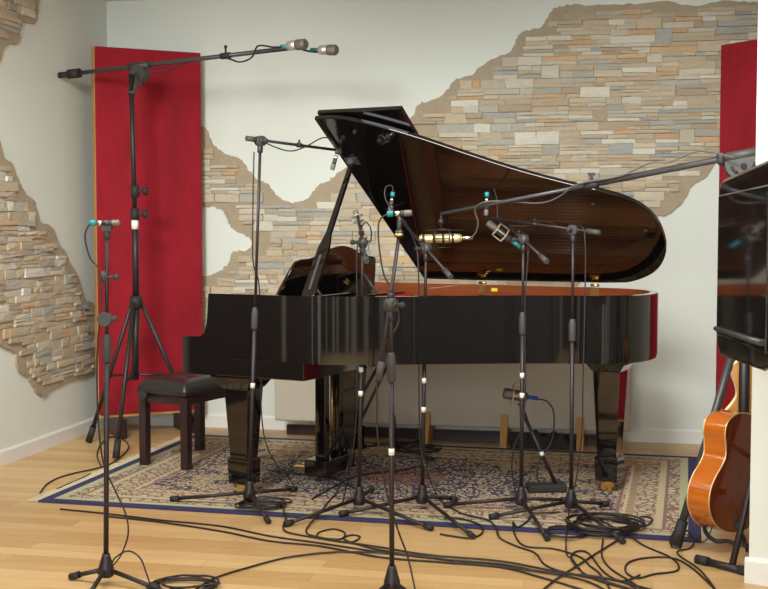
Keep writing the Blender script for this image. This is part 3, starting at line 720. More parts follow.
def cage_mic(label, a, b, r, body, ringmat='clutch', ringaxis=None, name='condenser_microphone', conn='chrome', group=None, bands=False):
    d = (b-a).normalized(); L = (b-a).length; c = (a+b)/2
    t = thing(name, label, 'microphone', c, 0, group)
    m = MB(); m.lathe(a, d, [(0, r*.55), (.01, r*.9), (.03, r), (L*.58, r), (L*.6, r*.9)], 22); part_w(m, 'body', M[body], t)
    m = MB(); m.lathe(a, d, [(L*.6, r*.95), (L*.62, r*1.0), (L*.94, r*1.0), (L*.99, r*.75), (L, r*.3)], 22); part_w(m, 'grille', M['mesh'] if not bands else M[body], t)
    m = MB(); m.cyl(a-d*.05, a+d*.002, .010); part_w(m, 'connector', M[conn], t)
    x, y = frame(d)
    m = MB()
    for s_ in (-.22, .12):
        m.torus(c+d*(L*s_), d, r*1.95, .0028)
        for k in range(4):
            an = pi/4+k*pi/2; v = x*cos(an)+y*sin(an); m.cyl(c+d*(L*s_)+v*r*1.0, c+d*(L*s_)+v*r*1.95, .0016, n=6)
    for k in range(4):
        an = k*pi/2; v = x*cos(an)+y*sin(an); m.cyl(c+d*(L*-.22)+v*r*1.95, c+d*(L*.12)+v*r*1.95, .0025, n=6)
    part_w(m, 'shock_mount', M[ringmat], t)
    if bands:
        m = MB()
        for s_ in (.18, .40, .62, .86): m.cyl(a+d*(L*s_), a+d*(L*s_+.012), r*1.03, n=22)
        part_w(m, 'dark_bands', M['rubber'], t)
    return t
FB = lambda px, py: (lambda p: (p.x, p.y))(fl(px, py))

# A: front left stand, vertical, pencil mic across its top
Ab = fl(106, 584); At = at(107, 230, Ab.y)
sA = mic_stand('microphone stand at the front left, its pencil microphone level across the top', (Ab.x, Ab.y), [FB(73, 580), FB(86, 603), FB(156, 592)], At, grip_z=at(106, 349, Ab.y).z, cone=.85)
m = MB(); q = at(105, 319, Ab.y); m.cyl(q-Vector((.0, .016, 0)), q+Vector((0, .016, 0)), .026, n=20); m.cyl(q+Vector((.01, 0, 0)), q+Vector((.045, 0, 0)), .010); m.build('swivel_clutch', M['clutch'], parent=sA, world=True)
m = MB(); q = at(104, 277, Ab.y); m.cyl(q-Vector((.0, 0, .02)), q+Vector((0, 0, .02)), .012); m.cyl(q, q+Vector((.04, 0, 0)), .007); m.ball(q+Vector((.045, 0, 0)), .012); m.build('side_knob', M['clutch'], parent=sA, world=True)
m = MB(); q = At; m.cyl(q-Vector((0, 0, .03)), q+Vector((0, 0, .006)), .013, .010); m.box(q+Vector((0, 0, .006)), (.035, .028, .02)); m.build('microphone_clip', M['grip'], parent=sA, world=True)
pencil_mic('pencil microphone lying level on the front left stand', at(90, 223, Ab.y), at(120, 223, Ab.y), body='stand_grey')

# F: front centre stand with short steep boom
Fb = fl(392, 597); Ft = at(391, 305, Fb.y)
boomF = (at(380, 372, Fb.y-.05), at(399, 236, Fb.y+.06))
sF = mic_stand('front centre microphone stand with a steep grey boom', (Fb.x, Fb.y), [FB(360, 612), FB(432, 614), FB(396, 586)], Ft, grip_z=at(393, 368, Fb.y).z, boom=boomF, cone=.85, tape=(at(392, 455, Fb.y).z,), mat='stand')
m = MB(); q = boomF[1]; m.cyl(q, q+Vector((.001, 0, .07)), .008); m.cyl(q+Vector((0, 0, -.005)), q+Vector((0, 0, .02)), .0135); m.build('boom_tip', M['stand_grey'], parent=sF, world=True)
m = MB(); m.cyl(q+Vector((0, 0, .0)), q+Vector((0, 0, .008)), .0155); m.build('brass_ring', M['brass'], parent=sF, world=True)
pencil_mic('pencil microphone lying level on top of the front centre stand', at(387, 214, Fb.y+.06), at(412, 213, Fb.y+.06), body='stand_grey')

# C: left boom stand beside the keyboard
Cb = fl(249, 507); Ct = at(260, 147, Cb.y)
cf = at(336, 150, Cb.y+.25); cr = at(252, 139, Cb.y-.04)
dC = cf-cr; Ct = cr+dC*((260-252)/(336-252)); 
mic_stand('microphone stand in front of the keyboard end, boom level over the music desk', (Cb.x, Cb.y), [FB(173, 504), FB(268, 524), FB(294, 494)], Ct-Vector((0, 0, .004)), grip_z=at(253, 319, Cb.y).z, boom=(cr, cf), tape=(at(250, 388, Cb.y).z,), clutch=True)
pencil_mic('pencil microphone hanging from the boom beside the left edge of the open lid', at(338, 150, cf.y), at(332, 170, cf.y), conn='grip')

# D: stand left of the centre
Db = fl(359, 513); Dt = at(361, 244, Db.y)
dfr = at(357, 214, Db.y+.42); drr = at(366, 259, Db.y-.22)
kk = .22/(.64); Dt = drr+(dfr-drr)*kk
mic_stand('microphone stand reaching over the rim near the music desk, boom pointing away', (Db.x, Db.y), [FB(287, 527), FB(430, 531), FB(372, 494)], Dt, grip_z=at(361, 323, Db.y).z, boom=(drr, dfr), tape=(at(361, 372, Db.y).z, at(360, 396, Db.y).z))
cage_mic('small nickel microphone in a ring mount beside the music desk', at(360, 226, Db.y+.40), at(355, 210, Db.y+.42), .013, 'nickel', 'nickel', group='ring mounted microphones')

# E
Eb = fl(422, 511); efr = at(402, 221, Eb.y+.22); err = at(448, 274, Eb.y-.20); Et = err+(efr-err)*.46
mic_stand('microphone stand just right of the front centre one, its boom running up to the left', (Eb.x, Eb.y), [FB(342, 519), FB(472, 539), FB(455, 504)], Et, grip_z=at(423, 326, Eb.y).z, boom=(err, efr), tape=(at(422, 383, Eb.y).z, at(422, 412, Eb.y).z))
pencil_mic('pencil microphone with teal connector pointing down behind the front centre stand', at(393, 192, efr.y), at(390, 212, efr.y), body='stand_grey')
# G
Gb = fl(521, 513); gfr = at(500, 218, Gb.y+.25); grr = at(544, 259, Gb.y-.2); Gt = grr+(gfr-grr)*.45
mic_stand('microphone stand at the bentside, boom running up to a ring mounted microphone', (Gb.x, Gb.y), [FB(446, 510), FB(547, 541), FB(566, 505)], Gt, grip_z=at(524, 324, Gb.y).z, boom=(grr, gfr), tape=(at(521, 378, Gb.y).z, at(521, 398, Gb.y).z))
cage_mic('dark microphone in a beige ring mount above the bentside', at(512, 241, gfr.y), at(487, 222, gfr.y), .017, 'stand_grey', 'beige_plastic', conn='teal', group='ring mounted microphones')
# H
Hb = fl(571, 516); hfr = at(488, 218, Hb.y+.26); hrr = at(594, 232, Hb.y-.05); 
Ht = hrr+(hfr-hrr)*((594-574)/(594-488.))
mic_stand('rightmost slim microphone stand at the piano tail, boom running level to the left', (Hb.x, Hb.y), [FB(492, 522), FB(622, 544), FB(606, 509)], Ht-Vector((0, 0, .004)), grip_z=at(573, 331, Hb.y).z, boom=(hrr, hfr))
pencil_mic('pencil microphone with teal connector under the raised lid near the bentside', at(487, 192, hfr.y), at(486, 216, hfr.y), body='stand_grey')

# J: short stand under the piano
Jb = fl(548, 493); Jt = at(524, 415, Jb.y+.05)
t = thing('low_microphone_stand', 'short boom microphone stand on the rug under the piano tail', 'microphone stand', Vector((Jb.x, Jb.y, .0105)))
m = MB(); m.box((Jb.x-.01, Jb.y, .030), (.19, .10, .036), .1); m.build('base', M['rubber'], t, .008, world=True)
a = at(559, 487, Jb.y); m = MB(); m.cyl(Vector((Jb.x+.04, Jb.y, .04)), Jt, .0095); m.build('boom', M['stand'], parent=t, world=True)
q = at(545, 462, Jb.y+.02); m = MB(); dd = (Jt-q).normalized(); q = Vector((Jb.x+.04, Jb.y, .04)).lerp(Jt, .42); m.cyl(q, q+dd*.02, .0115); m.build('tape_mark', M['tape'], parent=t, world=True)
m = MB(); m.cyl(Jt-dd*.02, Jt+dd*.03, .013); m.cyl(Jt, at(519, 404, Jb.y+.05), .006); m.build('tilt_joint', M['grip'], parent=t, world=True)
cage_mic('olive brown condenser microphone in a wire mount under the piano', at(528, 397, Jb.y+.05), at(503, 393, Jb.y+.05), .027, 'olive', 'champagne', conn='blue', name='condenser_microphone')

# K: tripod under the piano beside the far leg
Kb = fl(393, 455); t = mic_stand('low black tripod stand under the piano beside the rear front leg', (Kb.x, Kb.y), [FB(431, 463), FB(420, 444), FB(362, 451)], Vector((Kb.x, Kb.y, .30)), grip_z=.18, group=None)

# B: tall studio boom stand at the left
Bb = fl(136, 451); Bc = at(131, 74, Bb.y); Bap = at(136, 302, Bb.y)
tB = thing('boom_stand', 'tall studio boom stand in front of the left red panel', 'boom stand', Vector((Bb.x, Bb.y, 0)))
kB = dict(parent=tB, world=True)
m = MB(); m.cyl(Vector((Bb.x, Bb.y, .42)), Bap, .020); m.cyl(Bap, at(135, 215, Bb.y), .019); m.build('lower_column', M['stand'], **kB)
m = MB(); m.cyl(at(135, 222, Bb.y), Bc, .0145); m.build('upper_column', M['stand'], **kB)
m = MB(); m.cyl(Bap-Vector((0, 0, .035)), Bap+Vector((0, 0, .035)), .036, n=20); m.build('leg_collar', M['rubber'], **kB)
for z_ in (191, 214):
    q = at(135, z_, Bb.y); m = MB(); m.cyl(q-Vector((0, 0, .035)), q+Vector((0, 0, .035)), .025); m.cyl(q, q+Vector((.06, -.01, 0)), .009); m.cyl(q+Vector((.05, -.01, 0)), q+Vector((.075, -.01, 0)), .024); m.build('locking_knob', M['rubber'], **kB)
q = at(135, 224, Bb.y); m = MB(); m.cyl(q-Vector((0, 0, .03)), q+Vector((0, 0, .025)), .0205); m.build('white_band', M['tape'], **kB)
for f in (fl(89, 443), fl(116, 460), fl(202, 444)):
    f.z = fz(f)+.015; m = MB(); st = Bap+(Vector((f.x, f.y, Bap.z))-Bap).normalized()*.03; m.cyl(st, f, .0125); L_ = m.build('leg', M['stand'], **kB)
    dv = (f-st).normalized(); m = MB(); m.cyl(f-dv*.10, f+dv*.005, .019, .021); m.v = [v-tB.location for v in m.v]; m.build('rubber_foot', M['rubber'], L_)
    m = MB(); m.cyl(Vector((Bb.x, Bb.y, .45)), st.lerp(f, .52), .008); m.build('brace', M['stand'], **kB)
br = at(62, 75, 7.36); bfr = at(300, 47, 6.72); bdv = (bfr-br).normalized()
Bq = br+(bfr-br)*(Bc-br).dot(bdv)/(bfr-br).length
m = MB(); m.cyl(br, bfr, .0125); m.build('boom', M['stand_grey'], **kB)
m = MB(); m.cyl(br-bdv*.03, br+bdv*.05, .018); m.cyl(br+bdv*.05, br+bdv*.13, .028); m.build('counterweight', M['rubber'], **kB)
m = MB(); sd_ = Vector((-bdv.y, bdv.x, 0)); m.cyl(Bq-Vector((0, 0, .05))-sd_*.03, Bq-Vector((0, 0, .05))+sd_*.03, .05, n=22); m.cyl(Bq-bdv*.07, Bq+bdv*.07, .022); m.cyl(Bc-Vector((0, 0, .12)), Bq-Vector((0, 0, .03)), .022); m.build('tilt_head', M['clutch'], **kB)
q = at(225, 57, 6.9); q = br+(bfr-br)*(q-br).dot(bdv)/(bfr-br).length; m = MB(); m.cyl(q-bdv*.03, q+bdv*.03, .018); m.cyl(q, q+Vector((0, 0, .045)), .006); m.ball(q+Vector((0, 0, .05)), .010); m.build('extension_clamp', M['rubber'], **kB)
m = MB(); e2 = at(320, 52, 6.64); m.tube(smooth_path([bfr-bdv*.02, at(308, 51, 6.7), e2]), .006); m.build('twin_mount_bar', M['stand'], **kB)
def side_mic(label, a, b):
    d = (b-a).normalized(); L = (b-a).length; t = thing('condenser_microphone', label, 'microphone', (a+b)/2, 0, 'silver overhead microphones')
    m = MB(); m.lathe(a, d, [(0, .012), (.01, .022), (.02, .026), (L*.55, .027)], 22); part_w(m, 'body', M['nickel'], t)
    m = MB(); m.lathe(a, d, [(L*.55, .028), (L*.58, .029), (L*.92, .029), (L, .020)], 22); part_w(m, 'grille', M['mesh'], t)
    m = MB(); m.cyl(a-d*.045, a, .011); part_w(m, 'connector', M['teal'], t)
side_mic('silver condenser microphone at the end of the tall boom, left of the pair', at(287, 46, 6.60), at(306, 44, 6.50))
side_mic('silver condenser microphone at the end of the tall boom, right of the pair', at(318, 50, 6.66), at(337, 50, 6.60))

# I: heavy boom stand at the right
Ix, Iy = 1.488, 4.98
tI = thing('boom_stand', 'heavy boom stand behind the loudspeaker, boom reaching over the piano', 'boom stand', Vector((Ix, Iy, 0))); kI = dict(parent=tI, world=True)
Ic = at(742, 155, Iy); Iap = Vector((Ix, Iy, .88))
m = MB(); m.cyl(Vector((Ix, Iy, .30)), Iap, .022); m.cyl(Iap, Vector((Ix, Iy, Ic.z-.06)), .018); m.build('column', M['stand'], **kI)
m = MB(); m.cyl(Iap-Vector((0, 0, .04)), Iap+Vector((0, 0, .04)), .036); m.build('leg_collar', M['rubber'], **kI)
for f in (fl(676, 548), Vector((1.86, 5.22, 0)), Vector((1.62, 4.72, 0))):
    f.z = fz(f)+.018; st = Iap+(Vector((f.x, f.y, Iap.z))-Iap).normalized()*.03; m = MB(); m.cyl(st, f, .0165); L_ = m.build('leg', M['stand_grey'], **kI)
    dv = (f-st).normalized(); m = MB(); m.cyl(f-dv*.10, f+dv*.008, .022, .026); m.v = [v-tI.location for v in m.v]; m.build('rubber_foot', M['rubber'], L_)
    m = MB(); m.cyl(Vector((Ix, Iy, .34)), st.lerp(f, .52), .009); m.build('brace', M['stand'], **kI)
ie = at(441, 214, 5.62); idv = (Ic-ie).normalized(); ir = Ic+idv*.45
m = MB(); m.cyl(ie, ie+(ir-ie)*.42, .0085); m.build('inner_boom', M['stand_grey'], **kI)
m = MB(); m.cyl(ie+(ir-ie)*.40, ir, .0135); m.build('outer_boom', M['stand_grey'], **kI)
m = MB(); q = ie+(ir-ie)*.40; m.cyl(q-idv*.03, q+idv*.03, .019); m.cyl(q, q+Vector((0, 0, .04)), .006); m.box(q+Vector((0, 0, .045)), (.03, .01, .012)); m.build('extension_clamp', M['rubber'], **kI)
m = MB(); m.cyl(Ic-idv*.10, Ic+idv*.10, .0215); m.cyl(Ic-idv*.095, Ic-idv*.07, .027); m.cyl(Ic+idv*.07, Ic+idv*.095, .027)
pts = [(-.075, 0)]+[(.075*cos(pi+a*pi/12), .085*sin(pi+a*pi/12)) for a in range(1, 12)]+[(.075, 0)]
m.prism(pts, lambda a, b, h: Ic+idv*a+Vector((0, 0, b-.012))+Vector((0, h, 0)), -.018, .018); m.build('tilt_head', M['clutch'], **kI)
m = MB()
for sg_ in (-1, 1):
    cc = Ic+Vector((0, -.02, -.016)); m.tube([cc+idv*(.052*cos(pi+pi/2+sg_*an))+Vector((0, 0, .060*sin(pi+pi/2+sg_*an))) for an in (.45, .7, .95, 1.2)], .006)
m.cyl(Ic+Vector((0, -.018, -.045)), Ic+Vector((0, -.03, -.045)), .012); m.build('tilt_slots', M['rubber'], **kI)
# gold tube microphone
ma = at(462, 238, 5.60); mb_ = at(419, 239, 5.62)
cage_mic('champagne gold tube microphone hanging level from the heavy boom under the lid', ma, mb_, .0215, 'champagne', 'stand', bands=True)
m = MB(); m.cyl(ie-Vector((0, 0, .0)), ie-Vector((0, 0, .07)), .006); m.ball(ie-Vector((0, 0, .035)), .015); m.cyl(ie-Vector((.07, 0, .075)), ie+Vector((.11, 0, -.075)), .003); m.build('hanger', M['stand'], **kI)

# ------------------------------------------------------------------ loudspeaker, right foreground
sp = thing('loudspeaker', 'glossy black loudspeaker on a pole at the right edge of the picture', 'loudspeaker', Vector((1.33, 3.92, 0)))
x0_, x1_ = 1.145, 1.48; ya, yb = 3.60, 4.20
spf = [(ya, .895), (ya+.10, .875), (yb-.04, .873), (yb, .90), (yb, 1.455), (yb-.03, 1.478), (ya+.03, 1.525), (ya, 1.50)]
m = MB(); m.prism(spf, lambda a, b, h: Vector((h, a, b)), x0_+.012, x1_); m.build('cabinet', M['glossbox'], parent=sp, bevel=.012, world=True)
m = MB(); m.prism([(ya+.03, .935), (yb-.025, .945), (yb-.025, 1.425), (ya+.03, 1.445)], lambda a, b, h: Vector((h, a, b)), x0_+.002, x0_+.014); m.build('side_panel', M['glossbox'], parent=sp, bevel=.006, world=True)
m = MB(); m.tube([(x0_-.004, ya+.05, .965), (x0_-.006, yb-.05, .968)], .009); m.build('handle_bar', M['stand_grey'], parent=sp, world=True)
st_ = thing('speaker_stand', 'black pole stand with round base under the glossy loudspeaker', 'speaker stand', Vector((1.47, 3.92, 0)))
m = MB(); m.cyl((1.47, 3.92, .03), (1.47, 3.92, .873), .0175); m.build('pole', M['stand'], parent=st_, world=True)
m = MB(); m.lathe((1.50, 3.92, 0), (0, 0, 1), [(0, .16), (.015, .16), (.022, .15), (.034, .03), (.06, .022)], 32); m.build('base', M['stand'], parent=st_, world=True)

# ------------------------------------------------------------------ guitars and their stand
def guitar(label, bottom, lean, fa, top_m, side_m, scale=1.0, cat='guitar', flip=False):
    """bottom: point of the tail end centre of the soundboard; fa: heading of the soundboard normal (xy)"""
    n = Vector((fa[0], fa[1], 0)).normalized(); s_ = Vector((lean[0], lean[1], 1)).normalized()
    n = (n-s_*n.dot(s_)).normalized(); t_ = s_.cross(n).normalized()
    B = Vector(bottom); root = thing('acoustic_guitar', label, cat, Vector((B.x, B.y, 0)), 0, 'acoustic guitars')
    half = [(0, 0), (.005, .06), (.03, .13), (.085, .185), (.15, .200), (.21, .180), (.265, .140), (.305, .122), (.35, .130), (.395, .147), (.44, .140), (.475, .09), (.487, .04), (.488, 0)]
    hs = spline2(half, 4); poly = [(a*scale, b*scale) for a, b in hs]+[(a*scale, -b*scale) for a, b in reversed(hs[1:-1])]
    f3 = lambda a, b, h: B+s_*a+t_*b+n*h
    kw = dict(parent=root, world=True); T = .10*scale
    m = MB(); N = len(poly); vs = [f3(a, b, -T) for a, b in poly]+[f3(a, b, 0) for a, b in poly]
    m.add(vs, [(i, (i+1) % N, N+(i+1) % N, N+i) for i in range(N)], True); m.cur = 0
    m.add([f3(a, b, -T) for a, b in poly], [tuple(range(N))]); sharp(m.build('body_side', side_m, **kw))
    m = MB(); m.prism([(a, b) for a, b in poly], f3, -.002, .003); m.build('soundboard', top_m, **kw)
    m = MB(); m.tube([f3(a, b, .0015) for a, b in poly]+[f3(*poly[0], .0015)], .0032, 6); m.tube([f3(a, b, -T) for a, b in poly]+[f3(*poly[0], -T)], .0032, 6); m.build('binding', M['champagne'], **kw)
    cs = .325*scale; g3_ = f3; T_ = T
    if flip:
        f3 = lambda a, b, h: g3_(a, b, -T_-h)
        n = -n
    m = MB(); m.prism([(cs+.05*cos(2*pi*i/28), .05*sin(2*pi*i/28)) for i in range(28)], f3, .0032, .0042); m.build('sound_hole', M['rubber'], **kw)
    m = MB(); m.torus(f3(cs, 0, .004), n, .056, .0028); m.build('rosette', M['champagne'], **kw)
    m = MB(); m.prism([(.135, -.08), (.165, -.075), (.165, .075), (.135, .08)], f3, .003, .013); m.build('bridge', M['darkwood'], **kw)
    m = MB(); m.prism([(.385, -.027), (.86, -.022), (.86, .022), (.385, .027)], f3, .003, .012); m.prism([(.487, -.025), (.86, -.021), (.86, .021), (.487, .025)], f3, -.022, .003); m.build('neck', M['darkwood'], **kw)
    m = MB(); m.prism([(.86, -.022), (.88, -.035), (1.03, -.04), (1.03, .04), (.88, .035), (.86, .022)], lambda a, b, h: f3(a, b, h-(a-.86)*.2), -.012, .006); hd = m.build('headstock', M['darkwood'], **kw)
    m = MB()
    for k in range(3):
        for sg_ in (-1, 1): p = f3(.90+k*.045, sg_*.04, -.01); m.cyl(p, p+t_*sg_*.02, .003); m.ball(p+t_*sg_*.026, .008)
    m.v = [v-root.location for v in m.v]; m.build('tuning_pegs', M['chrome'], hd)
    m = MB()
    for k in range(6): m.cyl(f3(.15, -.022+k*.009, .014), f3(.86, -.018+k*.007, .014), .0006, n=4)
    m.build('strings', M['string'], **kw); return root
g1 = at(732, 541, 4.86)
guitar('orange acoustic guitar seen from its glossy red-brown back, leaning on its stand', (g1.x, g1.y, .075), (.15, .12), (.66, -.75), M['guitar_top'], M['guitar_side'], flip=True)
g2 = at(762, 470, 5.16)
guitar('honey coloured acoustic guitar with dark sound hole behind the orange one', (g2.x, g2.y, .285), (.05, .06), (-.25, -.97), M['honey'], M['guitar_side'], scale=.98)
ga, gb_ = fl(701, 560, .016), fl(744, 571, .016)
gs = thing('guitar_stand', 'black tubular stand holding the two acoustic guitars', 'guitar stand', Vector((gb_.x, gb_.y, 0))); kG = dict(parent=gs, world=True)
gdv = (gb_-ga).normalized(); bw = Vector((.22, .97, 0)).normalized()
m = MB(); m.cyl(ga, gb_, .0145); m.build('foot_bar', M['stand'], **kG)
g3 = fl(752, 549, .016); m = MB(); m.cyl(g3, g3+gdv*.3, .0145); m.build('rear_foot_bar', M['stand'], **kG)
for p_ in (ga, gb_, g3): m = MB(); m.cyl(p_-gdv*.02, p_+gdv*.035, .0185); m.build('end_cap', M['rubber'], **kG)
ub = fl(739, 572, .016); utp = at(772, 395, 4.92)
ub = ga.lerp(gb_, .72)
m = MB(); m.cyl(ub, utp, .013); m.cyl(g3+gdv*.1, utp, .011); m.build('upright', M['stand'], **kG)
c0 = ub.lerp(utp, .12)
m = MB(); m.tube(smooth_path([c0, at(728, 541, 4.74), at(716, 541, 4.78), at(706, 533, 4.86), at(704, 521, 4.9)]), .009); m.tube(smooth_path([c0+Vector((.03, 0, 0)), c0+Vector((.05, .08, .01)), c0+Vector((.05, .16, .03)), c0+Vector((.04, .17, .07))]), .009); m.build('cradle_arms', M['rubber'], **kG)

# ------------------------------------------------------------------ cables
def cpt(p, lift=0):
    if len(p) == 2:
        q = fl(p[0], p[1]); z = (.0145 if on_rug(q) else .0045)+lift; return fl(p[0], p[1], z)
    return at(*p)
NC = [0]
def cable(label, pts, r=.0040, mat='cable', name='cable', group='floor and microphone cables', k=10):
    NC[0] += 1; P = smooth_path([cpt(p, .0006*(NC[0] % 5)) for p in pts], k)
    for q in P:
        lo = (.0105 if on_rug(q) else 0)+r*.98
        if q.z < lo: q.z = lo
    m = MB(); m.tube(P, r, 6); o = m.build(name, M[mat], loc=(P[0].x, P[0].y, 0), fixn=False); return tag(o, label, 'cable', group)
def coil(label, px, py, R, turns, r=.0042, tail=None, squash=.6, jit=.25):
    c = fl(px, py); z0 = .0145 if on_rug(c) else .0045; pts = []
    n = int(turns*14)
    for i in range(n):
        a = 2*pi*i/14; rr = R*(1+jit*sin(i*.37)*.5+random.uniform(-.05, .05)); pts.append(Vector((c.x+rr*cos(a)+.02*sin(i*.11), c.y+rr*squash*sin(a)+.015*cos(i*.09), z0+.004*(i/14)*.9*random.uniform(.8, 1.2)*(1 if i > 5 else .2))))
    if tail: pts += [cpt(p) for p in tail]
    P = smooth_path(pts, 4)
    for q in P: q.z = max(q.z, (.0105 if on_rug(q) else 0)+r)
    m = MB(); m.tube(P, r, 6); o = m.build('cable_coil', M['cable'], loc=(c.x, c.y, 0), fixn=False); return tag(o, label, 'cable', 'cable coils')
cable('black cable running along the front rug edge to the lower right, rearmost of the run', [(60, 509), (110, 514), (160, 520), (220, 526), (270, 536), (320, 543), (380, 552), (440, 559), (500, 564), (545, 572), (600, 577), (660, 592)])
cable('black cable leaving the front left rug edge just before the rearmost one', [(105, 516), (160, 522), (220, 531), (270, 541), (320, 546), (380, 557), (440, 562), (500, 567), (540, 577), (590, 592)])
cable('black cable from the small loops by the rug edge to the lower right', [(285, 520), (284, 530), (300, 535), (345, 542), (380, 547), (430, 555), (500, 561), (560, 572), (620, 581), (640, 592)])
cable('black cable arching from the lower left coil to the cable run', [(195, 590), (215, 578), (250, 567), (290, 557), (340, 552), (400, 554), (450, 560), (520, 569), (580, 579), (612, 594)])
cable('black cable making two small loops before the rug edge', [(352, 440, 5.95), (347, 470, 5.8), (335, 495), (318, 515), (306, 531), (318, 537), (340, 539), (345, 533), (334, 529), (320, 532), (318, 537), (335, 541), (352, 542), (360, 537), (352, 535), (344, 538), (350, 542), (380, 550), (430, 558)])
cable('thin cable hanging from the front left stand microphone down to the floor coil', [(90, 223, 4.46), (85, 236, 4.46), (90, 258, 4.46), (99, 271, 4.46), (101, 310, 4.44), (98, 340, 4.44), (97, 380, 4.44), (99, 430, 4.44), (104, 465, 4.44), (115, 490, 4.43), (126, 515, 4.42), (128, 535, 4.42), (121, 555, 4.44), (112, 566, 4.42), (115, 558, 4.42), (128, 551, 4.42), (140, 558, 4.4), (147, 575, 4.38), (152, 590)], r=.0033)
cable('thin cable hanging from the front centre stand to the floor in front', [(387, 214, 4.4), (379, 222, 4.4), (379, 245, 4.38), (384, 275, 4.34), (393, 291, 4.32), (399, 318, 4.3), (392, 335, 4.28), (378, 358, 4.3), (377, 400, 4.3), (378, 440, 4.3), (386, 490, 4.32), (398, 530, 4.34), (408, 558, 4.36), (416, 594)], r=.0035, mat='cable')
cable('cable hanging down beside the stand at the keyboard end', [(254, 152, 5.66), (253, 200, 5.66), (253, 260, 5.66), (259, 285, 5.66), (262, 350, 5.66), (261, 400, 5.66), (265, 440, 5.68), (277, 465, 5.7), (290, 480, 5.72), (296, 492)], r=.0034)
cable('short cable looped along the boom over the music desk', [(262, 141, 5.66), (275, 147, 5.68), (290, 151, 5.72), (305, 147, 5.76), (322, 138, 5.8), (332, 140, 5.85), (338, 150, 5.9)], r=.0033)
cable('cable wound along the tall left boom', [(140, 88, 7.05), (146, 74, 7.04), (170, 69, 7.03), (200, 58, 6.98), (225, 58, 6.9), (240, 62, 6.84), (252, 57, 6.78), (258, 46, 6.74), (272, 47, 6.66), (280, 47, 6.60)], r=.005)
cable('cable of the champagne tube microphone wound along the heavy boom', [(471, 238, 5.60), (476, 232, 5.58), (478, 222, 5.56), (475, 210, 5.54), (482, 203, 5.5), (500, 201, 5.48), (540, 203, 5.42), (560, 196, 5.36), (578, 184, 5.28), (620, 176, 5.2), (650, 163, 5.12), (670, 162, 5.08), (700, 151, 5.02), (735, 158, 4.92)], r=.0040, mat='cable_grey')
cable('cable curving from the bentside ring microphone down its stand', [(512, 241, 5.72), (520, 232, 5.6), (528, 246, 5.5), (525, 300, 5.5), (525, 360, 5.5), (525, 400, 5.5), (521, 430, 5.5), (514, 447, 5.52), (512, 470, 5.54), (517, 495, 5.56), (530, 512), (560, 512)], r=.0034)
cable('cable hanging from the rightmost slim stand to the floor', [(487, 192, 5.9), (492, 186, 5.85), (497, 200, 5.8), (500, 222, 5.75), (525, 226, 5.7), (545, 221, 5.65), (565, 229, 5.55), (580, 226, 5.45), (585, 240, 5.42), (585, 300, 5.42), (583, 380, 5.42), (582, 430, 5.42), (576, 480, 5.42), (569, 510, 5.35), (566, 550), (573, 560), (584, 575)], r=.0034)
cable('cable arching from the nickel microphone down the stand left of centre', [(361, 228, 5.97), (366, 222, 5.9), (371, 230, 5.8), (370, 242, 5.6), (362, 238, 5.5), (357, 250, 5.48), (357, 300, 5.48), (357, 360, 5.48), (356, 420, 5.5), (350, 470, 5.52), (342, 505)], r=.0034)
cable('cable looping from the teal connector down to the stand right of centre', [(393, 192, 5.8), (392, 186, 5.8), (386, 187, 5.79), (385, 197, 5.78), (391, 208, 5.76), (405, 222, 5.74), (414, 240, 5.6), (418, 260, 5.5), (419, 330, 5.5), (419, 400, 5.5), (421, 450, 5.52), (430, 480, 5.5), (440, 500), (445, 507)], r=.0034)
cable('blue plugged cable curving from the microphone under the piano to its base', [(537, 399, 6.06), (548, 402, 6.05), (554, 415, 6.04), (552, 440, 6.03), (543, 455, 6.02), (537, 470, 6.0), (540, 487, 5.98), (545, 493, 5.9)], r=.0038)
cable('black cable crossing the rug under the piano from pedals to the low tripod', [(420, 466), (395, 471), (360, 475), (335, 486), (312, 499)])
cable('black cable curving across the rug between the pedals and the left coil', [(268, 470), (300, 474), (330, 478), (355, 488)])
cable('thin cable by the left wall emerging beside the rug fringe', [(40, 493), (46, 485), (58, 478), (75, 473), (94, 469), (112, 463), (128, 449), (124, 440), (110, 437), (101, 444), (97, 455), (101, 466)], r=.0042)
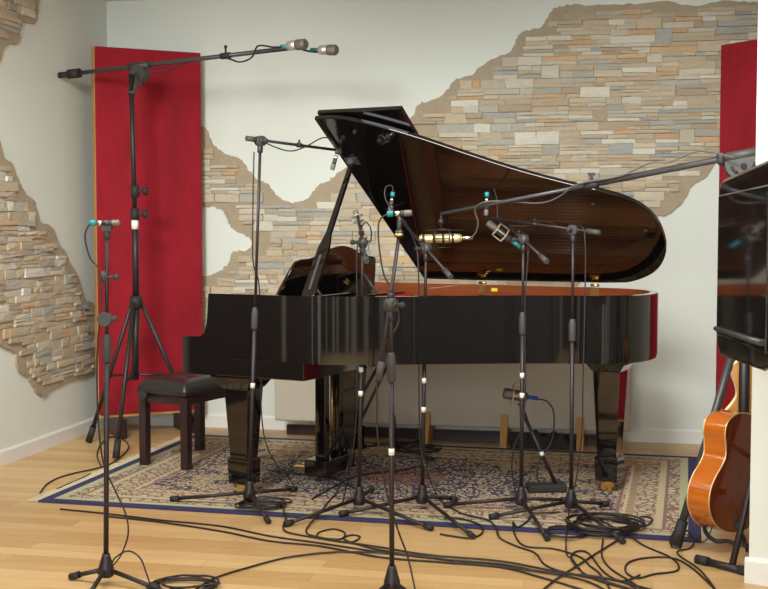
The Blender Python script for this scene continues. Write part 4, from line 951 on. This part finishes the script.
cable('short cable lying beside the left rug fringe', [(57, 489), (68, 484), (80, 479), (90, 474)], r=.0042)
cable('cable looping between the two centre right stands onto the floor', [(447, 505), (463, 514), (485, 519), (495, 526), (500, 538), (516, 546), (535, 553), (544, 564), (560, 571), (600, 580), (640, 592)])
cable('cable snaking from behind the bentside stand onto the bare floor', [(532, 506), (530, 518), (518, 527), (513, 522), (515, 535), (525, 546), (555, 549), (580, 557), (590, 566), (600, 574), (612, 592)])
cable('cable loop lying on the navy rug edge at the centre', [(444, 518), (462, 519), (480, 525), (482, 533), (470, 538), (452, 536), (440, 534)])
cable('cable crossing the floor from the right coil to the bottom edge', [(618, 540), (600, 551), (575, 567), (555, 580), (538, 594)])
cable('cable winding in a wide loop on the bare floor at the right', [(600, 520), (628, 535), (645, 546), (668, 556), (678, 564), (676, 571), (655, 574), (637, 578), (626, 572), (628, 563), (645, 558), (672, 558), (692, 568), (718, 592)])
cable('cable bending from the right coil down to the bottom edge', [(603, 540), (602, 556), (610, 568), (628, 580), (640, 588), (644, 596)])
cable('cable winding beside the right coil into the cable run', [(640, 575), (622, 581), (604, 572), (588, 553), (575, 552), (572, 561), (590, 577), (625, 588)])
cable('cable hooked round the heavy boom stand foot', [(672, 547), (670, 538), (677, 531), (688, 531), (694, 540), (690, 548), (678, 551), (680, 556), (700, 570), (716, 590)], r=.0036)
cable('thin cable running from the guitar cradle to the stand foot', [(712, 528, 4.86), (706, 540, 4.85), (700, 541), (690, 536), (680, 532)], r=.0026)
coil('coiled black cable on the rug beside the front piano leg', 262, 509, .105, 6, tail=[(285, 516), (290, 526)], squash=.75)
coil('large tied coil of black cable on the right rug corner', 606, 530, .14, 9, tail=[(640, 517), (652, 519), (645, 526), (628, 524), (612, 520)], squash=1.0)
coil('coil of black cable at the lower left front of the floor', 184, 588, .11, 5, tail=[(150, 592)], squash=.8)
coil('coil of black cable under the piano beside the low tripod', 418, 453, .12, 5, squash=.8)
coil('small loose coil of cable on the rug edge between the right stands', 566, 535, .085, 3, squash=.9)
